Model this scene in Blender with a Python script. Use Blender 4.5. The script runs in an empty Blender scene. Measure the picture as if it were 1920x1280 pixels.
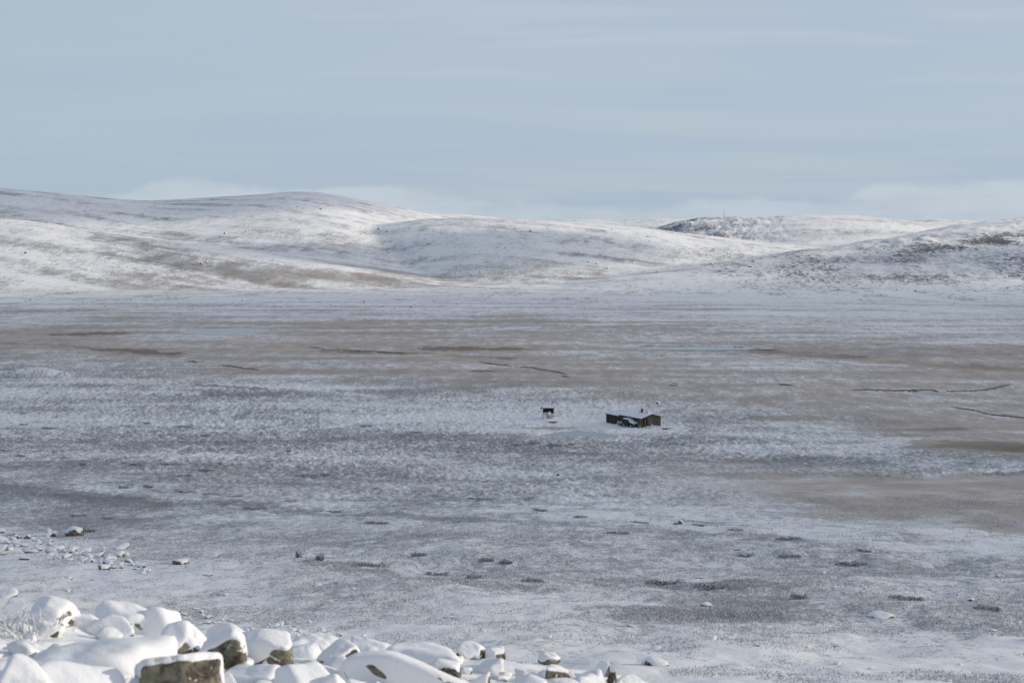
import bpy, bmesh, math, random
import numpy as np
from mathutils import Vector, Matrix, Euler

# ------------------------------------------------------------------ camera, sky, sun
S = bpy.context.scene
C = S.collection
CAM_H = 50.0
F = 2667.0                       # focal length in photo pixels (50 mm on 36 mm, 1920 px)
PITCH = math.atan(210 / F)
cam = bpy.data.cameras.new('camera'); cam.lens = 50; cam.sensor_width = 36
cam.clip_start = 0.3; cam.clip_end = 60000
cam.dof.use_dof = True; cam.dof.focus_distance = 300; cam.dof.aperture_fstop = 4.2
co = bpy.data.objects.new('camera', cam); C.objects.link(co)
co.location = (0, 0, CAM_H); co.rotation_euler = (math.pi / 2 - PITCH, 0, 0)
S.camera = co
S.view_settings.view_transform = 'Standard'; S.view_settings.look = 'None'
S.view_settings.exposure = 0.09; S.view_settings.gamma = 1.0

SUN_EL, SUN_AZ = math.radians(15.5), math.radians(4)      # azimuth from +X towards +Y
SDIR = Vector((math.cos(SUN_EL) * math.cos(SUN_AZ), math.cos(SUN_EL) * math.sin(SUN_AZ), math.sin(SUN_EL)))
sl = bpy.data.lights.new('sun', 'SUN'); sl.energy = 4.4; sl.angle = math.radians(0.6); sl.color = (1.0, 0.89, 0.74)
so = bpy.data.objects.new('sun', sl); C.objects.link(so); so.location = (200, 0, 200)
so.rotation_euler = SDIR.to_track_quat('Z', 'Y').to_euler()

W = bpy.data.worlds.new('World'); S.world = W; W.use_nodes = True
nt = W.node_tree; nt.nodes.clear()
def N(nt, t, **k):
    n = nt.nodes.new(t)
    for a, b in k.items(): setattr(n, a, b)
    return n
def setin(n, **k):
    for a, b in k.items(): n.inputs[a.replace('_', ' ')].default_value = b
    return n
def lk(nt, a, b): nt.links.new(a, b)
def math_(nt, op, a, b=None, c=None, clamp=False):
    m = N(nt, 'ShaderNodeMath', operation=op); m.use_clamp = clamp
    for i, v in enumerate((a, b, c)):
        if v is None: continue
        if isinstance(v, (int, float)): m.inputs[i].default_value = v
        else: lk(nt, v, m.inputs[i])
    return m.outputs[0]
def mapr(nt, v, a, b, c=0.0, d=1.0, smooth=True):
    m = N(nt, 'ShaderNodeMapRange'); m.interpolation_type = 'SMOOTHSTEP' if smooth else 'LINEAR'
    lk(nt, v, m.inputs[0])
    for i, x in enumerate((a, b, c, d)): m.inputs[i + 1].default_value = x
    return m.outputs[0]
def mixc(nt, f, a, b):
    m = N(nt, 'ShaderNodeMix', data_type='RGBA')
    for s, v in ((m.inputs[0], f), (m.inputs[6], a), (m.inputs[7], b)):
        if isinstance(v, (int, float)): s.default_value = v
        elif isinstance(v, tuple): s.default_value = (*v, 1) if len(v) == 3 else v
        else: lk(nt, v, s)
    return m.outputs[2]
def noise(nt, vec, scale, detail=4, rough=0.55, dist=0.0):
    n = N(nt, 'ShaderNodeTexNoise'); n.inputs['Scale'].default_value = scale
    n.inputs['Detail'].default_value = detail; n.inputs['Roughness'].default_value = rough
    n.inputs['Distortion'].default_value = dist
    if vec is not None: lk(nt, vec, n.inputs['Vector'])
    return n.outputs[0]
def scaled(nt, vec, s, r=(0, 0, 0)):
    m = N(nt, 'ShaderNodeMapping'); lk(nt, vec, m.inputs[0])
    m.inputs['Scale'].default_value = s; m.inputs['Rotation'].default_value = r
    return m.outputs[0]
# Nishita sky behind a thin sheet of high cloud, cumulus banks low over the horizon
sky = N(nt, 'ShaderNodeTexSky', sky_type='NISHITA'); sky.sun_disc = False
sky.sun_elevation = SUN_EL; sky.sun_rotation = math.pi / 2 - SUN_AZ
sky.air_density = 1.0; sky.dust_density = 0.6; sky.ozone_density = 1.5
bg1 = N(nt, 'ShaderNodeBackground'); lk(nt, sky.outputs[0], bg1.inputs[0]); bg1.inputs[1].default_value = 0.10
tc = N(nt, 'ShaderNodeTexCoord')
sep = N(nt, 'ShaderNodeSeparateXYZ'); lk(nt, tc.outputs['Generated'], sep.inputs[0])
el = sep.outputs[2]
proj = N(nt, 'ShaderNodeCombineXYZ')        # cloud sheet coordinates: direction over height
dz = math_(nt, 'ADD', math_(nt, 'MAXIMUM', el, 0.0), 0.06)
lk(nt, math_(nt, 'DIVIDE', sep.outputs[0], dz), proj.inputs[0]); lk(nt, math_(nt, 'DIVIDE', sep.outputs[1], dz), proj.inputs[1])
sheet = noise(nt, scaled(nt, proj.outputs[0], (0.30, 0.55, 1), (0, 0, 0.25)), 1.0, 6, 0.55, 0.5)
wisp = noise(nt, scaled(nt, proj.outputs[0], (0.8, 2.6, 1), (0, 0, 0.12)), 1.0, 5, 0.5, 0.3)
veil = mixc(nt, mapr(nt, el, 0.0, 0.16), (0.385, 0.482, 0.61), (0.43, 0.51, 0.62))
veil = mixc(nt, math_(nt, 'MULTIPLY', mapr(nt, sheet, 0.40, 0.66), 0.8), veil, (0.455, 0.53, 0.615))
veil = mixc(nt, math_(nt, 'MULTIPLY', mapr(nt, wisp, 0.48, 0.75), math_(nt, 'MULTIPLY', mapr(nt, el, 0.07, 0.14), 0.6)), veil, (0.51, 0.58, 0.65))
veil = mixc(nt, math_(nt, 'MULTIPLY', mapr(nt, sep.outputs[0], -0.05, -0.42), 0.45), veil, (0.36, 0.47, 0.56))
# low cumulus
ang = N(nt, 'ShaderNodeCombineXYZ')
lk(nt, math_(nt, 'ARCTAN2', sep.outputs[0], sep.outputs[1]), ang.inputs[0]); lk(nt, el, ang.inputs[1])
cn = noise(nt, scaled(nt, ang.outputs[0], (9, 34, 1)), 1.0, 7, 0.55, 0.2)
top = noise(nt, scaled(nt, ang.outputs[0], (5.2, 4, 1)), 1.0, 5, 0.5)
edge = math_(nt, 'ADD', math_(nt, 'MULTIPLY', mapr(nt, top, 0.38, 0.62), 0.018), 0.017)
bank = math_(nt, 'SUBTRACT', math_(nt, 'ADD', edge, math_(nt, 'MULTIPLY', math_(nt, 'SUBTRACT', cn, 0.5), 0.022)), el)
bankf = math_(nt, 'MULTIPLY', mapr(nt, bank, -0.001, 0.006), mapr(nt, cn, 0.2, 0.6))
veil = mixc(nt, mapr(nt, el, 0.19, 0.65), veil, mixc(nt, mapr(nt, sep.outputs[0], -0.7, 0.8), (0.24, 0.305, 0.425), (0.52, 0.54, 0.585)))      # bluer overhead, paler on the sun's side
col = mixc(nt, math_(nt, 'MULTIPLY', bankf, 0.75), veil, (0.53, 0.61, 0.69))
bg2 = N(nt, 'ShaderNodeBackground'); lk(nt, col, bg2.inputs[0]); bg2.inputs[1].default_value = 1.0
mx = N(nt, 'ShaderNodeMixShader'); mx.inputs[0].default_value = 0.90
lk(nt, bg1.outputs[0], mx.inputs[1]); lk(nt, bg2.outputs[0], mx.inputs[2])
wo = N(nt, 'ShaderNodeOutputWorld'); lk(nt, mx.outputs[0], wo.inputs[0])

# ------------------------------------------------------------------ numeric noise
_rs = np.random.RandomState(7)
_TAB = _rs.rand(65536).astype(np.float32)
def _h(ix, iy, s):
    k = (ix.astype(np.int64) * 73856093) ^ (iy.astype(np.int64) * 19349663) ^ (s * 83492791 + 1013)
    k = (k ^ (k >> 13)) * 1274126177
    return _TAB[(k ^ (k >> 16)) & 65535]
def vn(x, y, s=0):
    ix = np.floor(x); iy = np.floor(y); fx = x - ix; fy = y - iy
    fx = fx * fx * fx * (fx * (fx * 6 - 15) + 10); fy = fy * fy * fy * (fy * (fy * 6 - 15) + 10)
    a = _h(ix, iy, s); b = _h(ix + 1, iy, s); c = _h(ix, iy + 1, s); d = _h(ix + 1, iy + 1, s)
    return (a + (b - a) * fx) * (1 - fy) + (c + (d - c) * fx) * fy
def fbm(x, y, o=4, s=0, g=0.5):
    t = 0.0; a = 1.0; m = 0.0
    for i in range(o):
        c, n = math.cos(0.6 * i), math.sin(0.6 * i)
        t = t + a * vn(x * c - y * n + 17.3 * i, x * n + y * c - 9.1 * i, s + i); m += a
        a *= g; x = x * 2.03; y = y * 2.03
    return t / m - 0.5                       # about -0.35 .. 0.35
def sst(x, a, b):
    t = np.clip((x - a) / (b - a), 0, 1); return t * t * (3 - 2 * t)

# ------------------------------------------------------------------ terrain shape (metres)
def tan_of_row(r): return np.tan(PITCH - np.arctan((640.0 - r) / F))     # downward slope of the line of sight through a row
def row_of_tan(t): return 640.0 + F * np.tan(np.arctan(t) - PITCH)
CREST = ([-600, 0, 200, 400, 800, 1150, 1250, 1500, 2500], [1140, 1150, 1168, 1192, 1232, 1262, 1300, 1500, 1600])
_LD = np.linspace(math.log(0.5), math.log(30000), 1500)
_pd = [0.5, 30, 38, 45, 60, 80, 120, 180, 260, 340, 400, 1100, 30000]
_pz = [40.1, 40.1, 38.3, 37.1, 34.5, 31.0, 25.0, 17.2, 7.9, 1.6, 0.2, 0.0, 0.0]
_PT = np.interp(_LD, np.log(_pd), _pz)
_k = np.exp(-np.linspace(-2, 2, 25) ** 2); _k /= _k.sum()
_PT = np.convolve(np.pad(_PT, 12, mode='edge'), _k, mode='valid')

_PX = np.arange(-1600, 3600, 4.0)
_cache = {}
def smoothed(px, v, sig):
    key = (tuple(px), tuple(v), sig)
    if key not in _cache:
        n = int(sig / 4 * 3); k = np.exp(-np.linspace(-3, 3, 2 * n + 1) ** 2 / 2); k /= k.sum()
        _cache[key] = np.convolve(np.pad(np.interp(_PX, px, v), n, mode='edge'), k, mode='valid')
    return _cache[key]
def hill(u, d, px, rows, D, B, back=0.45):
    """Height above the plain of a hill whose crest runs at distance D and whose foot lies at distance B."""
    q = u * F + 960
    r = np.interp(q, _PX, smoothed(px, rows, 16))
    Dv = np.interp(q, _PX, smoothed(*D, 110)) if isinstance(D, tuple) else D
    Bv = np.interp(q, _PX, smoothed(*B, 110)) if isinstance(B, tuple) else B
    top = CAM_H - tan_of_row(r) * Dv
    t = np.clip((d - Bv) / (Dv - Bv), 0, 1)
    s = 0.45 * t * t * (3 - 2 * t) + 0.55 * np.sin(t * math.pi / 2) ** 1.25
    fall = 1 - back * sst(d, Dv, Dv * 1.6)
    return np.where(d < Bv, -6.0, (top + 3) * s * fall - 3)

HILLS = [
 # left far hill
 ([-700, 0, 100, 200, 270, 330, 430, 545, 600, 650, 700, 750, 800, 850, 900, 1000, 1100, 1250],
  [352, 353, 360, 370, 375, 374, 368, 361, 363, 371, 381, 391, 402, 410, 417, 432, 446, 470], 2600, 1350),
 # ridge behind it
 ([300, 650, 760, 830, 880, 940, 1000, 1060, 1200], [420, 405, 398, 399, 404, 409, 414, 417, 440], 3600, 2500),
 # near left spur
 ([-700, 0, 50, 100, 150, 200, 260, 350, 450, 550, 650, 750, 850], [395, 411, 413, 420, 428, 437, 446, 458, 472, 486, 500, 517, 535], ([-700, 0, 850], [1750, 1700, 1300]), ([-700, 0, 350, 850], [1090, 1120, 1140, 1220])),
 # middle mound
 ([520, 600, 620, 660, 720, 800, 870, 930, 1000, 1100, 1200, 1300, 1400, 1500, 1560], [470, 448, 441, 431, 421, 411, 408, 409, 412, 419, 428, 442, 453, 463, 475], ([600, 900, 1500], [2050, 2000, 1900]), ([560, 900, 1500], [1700, 1260, 1250])),
 # far flat ridge
 ([600, 940, 1050, 1090, 1150, 1180, 1240, 1300, 1400], [425, 414, 412, 410, 412, 411, 409, 412, 425], 6500, 4500),
 # right of centre, far
 ([1120, 1200, 1230, 1262, 1300, 1350, 1430, 1480, 1530, 1600, 1680, 1720, 1800, 1900], [455, 437, 428, 418, 410, 407, 407, 403, 402, 405, 412, 417, 428, 440], 3300, ([1200, 1400, 1800], [2750, 2400, 2200])),
 ([1500, 1640, 1700, 1750, 1790, 1830, 1900, 2100, 2600], [430, 416, 412, 411, 412, 415, 420, 425, 420], 4600, 3600),
 # right hill
 ([1000, 1100, 1200, 1300, 1400, 1450, 1500, 1550, 1600, 1650, 1700, 1750, 1800, 1850, 1880, 1920, 2100, 2600],
  [545, 530, 516, 501, 487, 478, 470, 463, 456, 447, 437, 428, 420, 414, 410, 407, 395, 380], ([1000, 1300, 1600, 1920, 2600], [1230, 1300, 1500, 1800, 1900]), ([1000, 1500, 1920, 2600], [1130, 1090, 1060, 1000])),
]
MOUNDS = []      # low swells on the plain: x, y, rx, ry, height
PONDS = []       # x, y, rx, ry, water level
def _f(row, d):
    # distance along the optical axis for a point at horizontal distance y=d on that row (for the lateral scale)
    h = float(tan_of_row(row)) * d
    return d * math.cos(PITCH) + h * math.sin(PITCH)

def pxrow(x, y, z):
    """photo pixel of a world point"""
    dp = y * math.cos(PITCH) + (CAM_H - z) * math.sin(PITCH)
    up = y * math.sin(PITCH) * -1 + (CAM_H - z) * math.cos(PITCH)
    return 960 + F * x / dp, 640 + F * up / dp

def base_z(x, y):
    d = np.maximum(y, 0.6); u = x / d
    prof = np.interp(np.log(d), _LD, _PT)
    cr = np.interp(u * F + 960, *CREST)
    z11 = CAM_H - 11.0 * tan_of_row(cr + 10)
    near = np.where(d < 11, 48.35 - (48.35 - z11) * (d / 11.0) ** 1.25, z11 + (40.1 - z11) * np.clip((d - 11) / 19.0, 0, 1) ** 0.9)
    w = sst(d, 26, 32)
    z = near * (1 - w) + prof * w
    # lateral roll on the slope
    z = z + sst(d, 40, 90) * (1 - sst(d, 260, 380)) * 1.2 * np.sin(x / 31.0 + 1.0) * np.sin(d / 47.0)
    return z
def px_ground0(px, row):
    d = 50.0 / float(tan_of_row(row))
    for _ in range(12):
        x = (px - 960) / F * _f(row, d); z = float(base_z(np.array([x]), np.array([d]))[0]); d = (CAM_H - z) / float(tan_of_row(row))
    return (px - 960) / F * _f(row, d), d
def terrain(x, y):
    x = np.asarray(x, dtype=np.float64); y = np.asarray(y, dtype=np.float64)
    d = np.maximum(y, 0.6); u = x / d
    z = base_z(x, y)
    far = d > 950
    if far.any():
        k = 1.2
        acc = np.exp(np.clip(z / k, -50, 400)) if False else None
        zz = z.copy()
        for i, (px, rows, D, B) in enumerate(HILLS):
            h = hill(u, d, px, rows, D, B)
            m = np.maximum(zz, h)
            zz = m + k * np.log1p(np.exp(-np.abs(zz - h) / k)) * sst(h, -3, 4)
        amp = np.clip(zz / 25.0, 0, 1)
        zz = zz + amp * (7.0 * fbm(x / 260, y / 320, 4, 31) + 1.6 * fbm(x / 28, y / 40, 3, 37))
        crag = sst(d, 2300, 2700) * (1 - sst(d, 3700, 4200)) * sst(u * F + 960, 1190, 1250) * (1 - sst(u * F + 960, 1400, 1520)) * amp
        c1 = fbm(x / 38, y / 90, 4, 45); zz = zz + crag * 16.0 * (np.abs(c1) - .12)
        # rougher ground on the right hill
        rk = amp * sst(u * F + 960, 1250, 1700) * (1 - sst(d, 1900, 2300))
        r1 = fbm(x / 45, y / 70, 4, 41)
        zz = zz + rk * (9.0 * np.abs(r1) - 1.5 + 1.2 * np.round(r1 * 9) / 9.0)
        z = np.where(far, zz, z)
    # low rocky bank at the back of the bog
    bk = sst(d, 960, 1010) * (1 - sst(d, 1100, 1200))
    z = z + bk * (2.6 * (fbm(x / 60, y / 60, 4, 51) + 0.25))
    # swells of the plain
    pl = sst(d, 330, 460) * (1 - sst(d, 1000, 1300))
    z = z + pl * 0.9 * fbm(x / 90, y / 90, 3, 61)
    for (mx_, my_, rx, ry, h) in MOUNDS:
        q = ((x - mx_) / rx) ** 2 + ((y - my_) / ry) ** 2
        z = z + h * np.exp(-q)
    # snow lumps close by, hummocks and tussocks further off
    a = sst(d, 5, 9) * (1 - sst(d, 18, 28))
    z = z + a * (0.20 * fbm(x / 0.9, y / 0.9, 3, 71) + 0.05 * fbm(x / 0.22, y / 0.22, 2, 75))
    b = sst(d, 22, 30) * (1 - sst(d, 140, 220))
    z = z + b * (0.50 * fbm(x / 3.2, y / 4.0, 4, 81) + 0.9 * fbm(x / 14, y / 14, 2, 85))
    tus = sst(d, 100, 200) * (1 - sst(d, 600, 1000))
    px, row = pxrow(x, y, base_z(x, y))
    z = z + tus * ((1 - 0.85 * tan_map(px, row)) * (0.8 * fbm(x / 0.85, y / 1.5, 2, 91) + 0.2) * (0.6 + 1.6 * np.clip(fbm(x / 45, y / 60, 3, 95) + 0.2, 0, .6)) + 0.8 * fbm(x / 22, y / 22, 2, 97))
    for (cx, cy, rx, ry, lv) in PONDS:
        q = np.sqrt(((x - cx) / rx) ** 2 + ((y - cy) / ry) ** 2) + 0.35 * fbm(x / (rx * .35), y / (ry * .35), 2, 99)
        w = 1 - sst(q, 0.95, 1.35)
        z = z * (1 - w) + (lv - 0.25 + 0.5 * sst(q, 0.8, 1.15)) * w
    return z

# ------------------------------------------------------------------ what covers the ground (surveyed on a coarse map)
_R = [540, 560, 580, 600, 612, 625, 640, 655, 670, 685, 700, 720, 740, 760, 780, 800, 820, 840, 860, 880, 900, 920, 940, 960, 980, 1000, 1020, 1050, 1080, 1110, 1140, 1180, 1220, 1280]
_SN = """7 6 6 6 6 6 6 7 7 7 8 8 8
7 6 7 7 7 7 7 7 8 8 8 8 8
5 5 5 6 6 7 6 7 7 8 8 8 8
4 4 4 5 5 5 5 6 6 7 7 7 7
3 3 3 3 3 4 3 3 4 5 5 6 6
2 2 2 3 2 3 3 4 4 4 5 6 6
2 2 3 3 2 2 4 5 5 5 5 6 6
2 2 1 2 2 2 2 3 4 3 4 3 3
4 3 2 2 2 1 1 3 4 4 4 2 3
5 5 3 2 3 2 1 2 3 4 3 3 3
5 5 4 3 3 2 1 1 2 3 4 3 3
6 5 4 6 5 4 2 2 1 2 2 3 2
6 5 5 6 7 6 6 5 3 2 1 2 2
5 5 5 6 6 6 6 6 6 5 3 3 2
7 7 6 5 7 8 7 6 5 6 4 3 3
7 7 6 6 6 7 8 8 5 5 4 3 3
6 6 6 6 4 4 5 5 5 6 5 2 1
5 6 5 5 6 5 4 5 5 7 7 4 1
5 5 5 4 6 6 5 4 5 5 7 7 5
5 5 5 5 6 4 5 5 4 5 5 6 7
6 5 4 5 4 5 6 5 5 3 2 2 2
4 6 6 5 5 6 5 6 6 2 2 2 1
2 2 5 5 5 4 6 7 6 5 1 1 1
2 2 2 4 3 5 5 7 7 6 3 1 1
4 2 2 3 3 3 4 5 6 6 5 4 2
6 4 3 2 2 2 3 3 4 5 6 6 4
7 5 3 3 2 3 3 4 3 3 4 5 6
8 7 5 4 3 3 3 3 3 3 3 3 4
6 6 6 5 4 3 3 4 4 3 2 3 3
6 6 6 6 5 4 4 5 3 3 4 4 3
7 7 7 6 5 5 5 5 4 4 5 4 4
7 7 7 7 6 6 5 6 6 6 6 4 4
8 8 8 8 7 7 6 7 7 6 6 5 5
8 8 8 8 8 8 8 8 8 7 7 6 6"""
_TN = {540: "2 3 4 4 4 4 4 3 2 1 1 1 1", 560: "1 2 2 3 3 4 3 3 2 2 1 1 1", 580: "3 5 5 4 4 5 4 4 3 2 2 2 2", 600: "6 6 7 7 8 8 8 8 7 7 5 4 3",
       640: "9 9 9 9 9 9 9 8 7 7 6 6 7", 700: "1 2 5 8 8 9 9 9 8 7 7 8 8", 740: "1 1 1 1 1 1 3 5 7 8 9 8 8", 780: "0 0 0 0 0 0 0 0 1 3 6 8 8",
       800: "0 0 0 0 0 0 3 2 0 3 4 8 9", 840: "0 0 0 0 0 0 0 0 1 1 1 5 9", 860: "0 0 0 0 0 0 0 1 2 1 0 0 2", 880: "0 0 0 0 0 0 0 1 4 4 2 0 0",
       900: "0 0 0 0 0 0 0 0 3 9 9 9 9", 960: "0 0 0 0 0 0 0 0 0 2 8 9 9", 985: "0 0 0 0 0 0 0 0 0 0 2 6 9", 1005: "0 0 0 0 0 0 0 0 0 0 0 1 4", 1040: "0 0 0 0 0 0 0 0 0 0 0 0 0", 1280: "1 1 1 1 1 1 1 1 1 1 1 1 1"}
_SNA = np.array([[int(v) for v in l.split()] for l in _SN.splitlines()], float) / 9
_TR = sorted(_TN); _TNA = np.array([[int(v) for v in _TN[r].split()] for r in _TR], float) / 9
def _bil(A, R, px, row):
    R = np.asarray(R, float)
    i = np.clip(np.searchsorted(R, row) - 1, 0, len(R) - 2); fy = np.clip((row - R[i]) / (R[i + 1] - R[i]), 0, 1); fy = fy * fy * (3 - 2 * fy)
    c = np.clip(px / 160.0, 0, 11.999); j = c.astype(int); fx = c - j; fx = fx * fx * (3 - 2 * fx)
    return (A[i, j] * (1 - fx) + A[i, j + 1] * fx) * (1 - fy) + (A[i + 1, j] * (1 - fx) + A[i + 1, j + 1] * fx) * fy
def tan_map(px, row): return _bil(_TNA, _TR, px + 80 * (vn(px / 90, row / 9, 5) - .5) + 40 * (vn(px / 22, row / 4, 6) - .5), row + 14 * (vn(px / 120, row / 8, 8) - .5) + 5 * (vn(px / 25, row / 3, 9) - .5))
def snow_map(px, row): return _bil(_SNA, _R, px + 120 * (vn(px / 80, row / 10, 15) - .5), row + 16 * (vn(px / 110, row / 10, 18) - .5) + 5 * (vn(px / 25, row / 3, 19) - .5))
# strokes: polyline in surveyed map coordinates, half width (rows), snow change, tan change
STROKES = [
 ([(20, 702), (95, 703)], 6, 0.5, -0.5), ([(290, 737), (350, 738)], 3.5, 0.4, -0.3),
 ([(1165, 799), (1100, 793), (1040, 787), (900, 779), (760, 784), (700, 790)], 7, 0.40, -0.5),
 ([(1260, 806), (1200, 808), (1130, 800)], 6, 0.35, -0.3),
 ([(760, 782), (660, 797), (560, 808), (470, 812), (380, 810)], 1.2, 0.55, -0.3),
 ([(1160, 796), (1000, 786), (860, 779), (800, 781), (745, 792)], 1.0, 0.5, 0),
 ([(30, 796), (200, 797), (420, 800)], 1.5, 0.3, 0),
 ([(620, 655), (700, 658), (760, 662), (820, 664), (950, 674)], 1.8, -0.5, 0.5),
 ([(800, 654), (960, 656)], 4, -0.6, 0.15), ([(600, 657), (770, 665)], 2.5, -0.5, 0.3),
 ([(110, 627), (220, 625)], 3, -0.6, 0.2), ([(200, 658), (330, 667)], 3.5, -0.6, 0.2), ([(0, 644), (130, 650), (330, 664)], 2.5, -0.4, 0.2),
 ([(1440, 657), (1560, 668), (1660, 676), (1840, 690), (1990, 696)], 5, -0.6, 0.3), ([(1800, 662), (1990, 664)], 3, -0.5, 0.2),
 ([(1800, 836), (1990, 842)], 12, -0.7, 0.6), ([(1700, 805), (1780, 805)], 5, -0.5, 0.4), ([(1430, 786), (1530, 785)], 3, -0.4, 0.3),
 ([(1000, 804), (1090, 803), (1120, 806)], 3, -0.4, 0.7),
 ([(640, 603), (1100, 603)], 4, -0.35, 0.2), ([(1400, 612), (1900, 640)], 1.0, 0, 0),
 ([(380, 722), (480, 729)], 2.2, -0.8, 0.3), ([(390, 721), (520, 727), (700, 742)], 2.5, 0.3, -0.3),
 ([(800, 617), (905, 622), (1000, 612)], 1.2, 0.35, 0.2),
 ([(540, 960), (720, 966), (1000, 985), (1270, 1000), (1500, 1012)], 5, -0.35, 0), ([(420, 944), (560, 952)], 4, -0.3, 0),
 ([(600, 1052), (760, 1068), (900, 1095), (1010, 1104)], 6, -0.35, 0), ([(1150, 1080), (1300, 1093), (1450, 1103)], 8, -0.45, 0),
 ([(-60, 915), (120, 925), (260, 945)], 9, -0.4, 0), ([(1140, 1150), (1400, 1160)], 12, -0.4, 0), ([(1200, 968), (1300, 975), (1420, 985)], 2.5, -0.4, 0),
]
def strokes(px, row):
    s = np.zeros_like(px); t = np.zeros_like(px)
    wob = 3.5 * (vn(px / 16, row / 3, 25) - 0.5) + 2.5 * (vn(px / 5, row / 1.2, 27) - .5)
    for pts, hw, ds, dt in STROKES:
        best = np.full(px.shape, 1e9)
        for (x0, y0), (x1, y1) in zip(pts, pts[1:]):
            # lateral distance counts less than distance across rows (the ground is seen nearly edge on)
            ax, ay = (x1 - x0) / 8.0, (y1 - y0); bx, by = (px - x0) / 8.0, (row - y0)
            q = np.clip((bx * ax + by * ay) / (ax * ax + ay * ay + 1e-9), 0, 1)
            best = np.minimum(best, np.hypot(bx - q * ax, by - q * ay))
        w = 1 - sst(best + wob * min(1.0, hw / 3.0), hw * 0.5, hw * 1.3)
        s += ds * w; t += dt * w
    return s, t

# swells, ponds
for px, row, wpx, ry, h in ((60, 704, 60, 6, 2.8), (320, 738, 30, 3, 0.9), (1205, 800, 70, 9, 0.25), (1028, 786, 20, 3.5, 0.9), (1140, 788, 18, 5, 0.5)):
    x, y = px_ground0(px, row); MOUNDS.append((x, y, wpx / F * y, ry, h))
for px, row, wpx, rr in ((425, 620.5, 86, 5.5), (1310, 653.2, 108, 2.6), (1085, 814, 76, 5.5), (312, 636.3, 26, 1.4), (1738, 735, 38, 1.6), (1420, 620, 1, 1)):
    x, y = px_ground0(px, row); y0 = px_ground0(px, row + rr)[1]; y1 = px_ground0(px, row - rr)[1]
    if wpx > 5: PONDS.append((x, (y0 + y1) / 2, wpx / F * y, (y1 - y0) / 2, 0))
PONDS = [(a, b, c, d, float(base_z(np.array([a]), np.array([b + d]))[0]) + 0.05) for a, b, c, d, e in PONDS]

# ------------------------------------------------------------------ materials
def mat(name, col, rough=0.6, metal=0.0, spec=0.4, noise_amt=0.0, scale=8.0, bump=0.0, col2=None):
    m = bpy.data.materials.new(name); m.use_nodes = True; t = m.node_tree
    b = t.nodes['Principled BSDF']; b.inputs['Roughness'].default_value = rough; b.inputs['Metallic'].default_value = metal
    b.inputs['Specular IOR Level'].default_value = spec
    c = N(t, 'ShaderNodeTexCoord').outputs['Object']
    n = noise(t, c, scale, 5, 0.6)
    c2 = col2 or tuple(max(0, v * (1 - noise_amt)) for v in col)
    lk(t, mixc(t, mapr(t, n, 0.35, 0.65), c2, col), b.inputs['Base Color'])
    if bump:
        bp = N(t, 'ShaderNodeBump'); bp.inputs['Strength'].default_value = 1; bp.inputs['Distance'].default_value = bump
        lk(t, n, bp.inputs['Height']); lk(t, bp.outputs[0], b.inputs['Normal'])
    return m
SNOW = (0.84, 0.845, 0.855)
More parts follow.
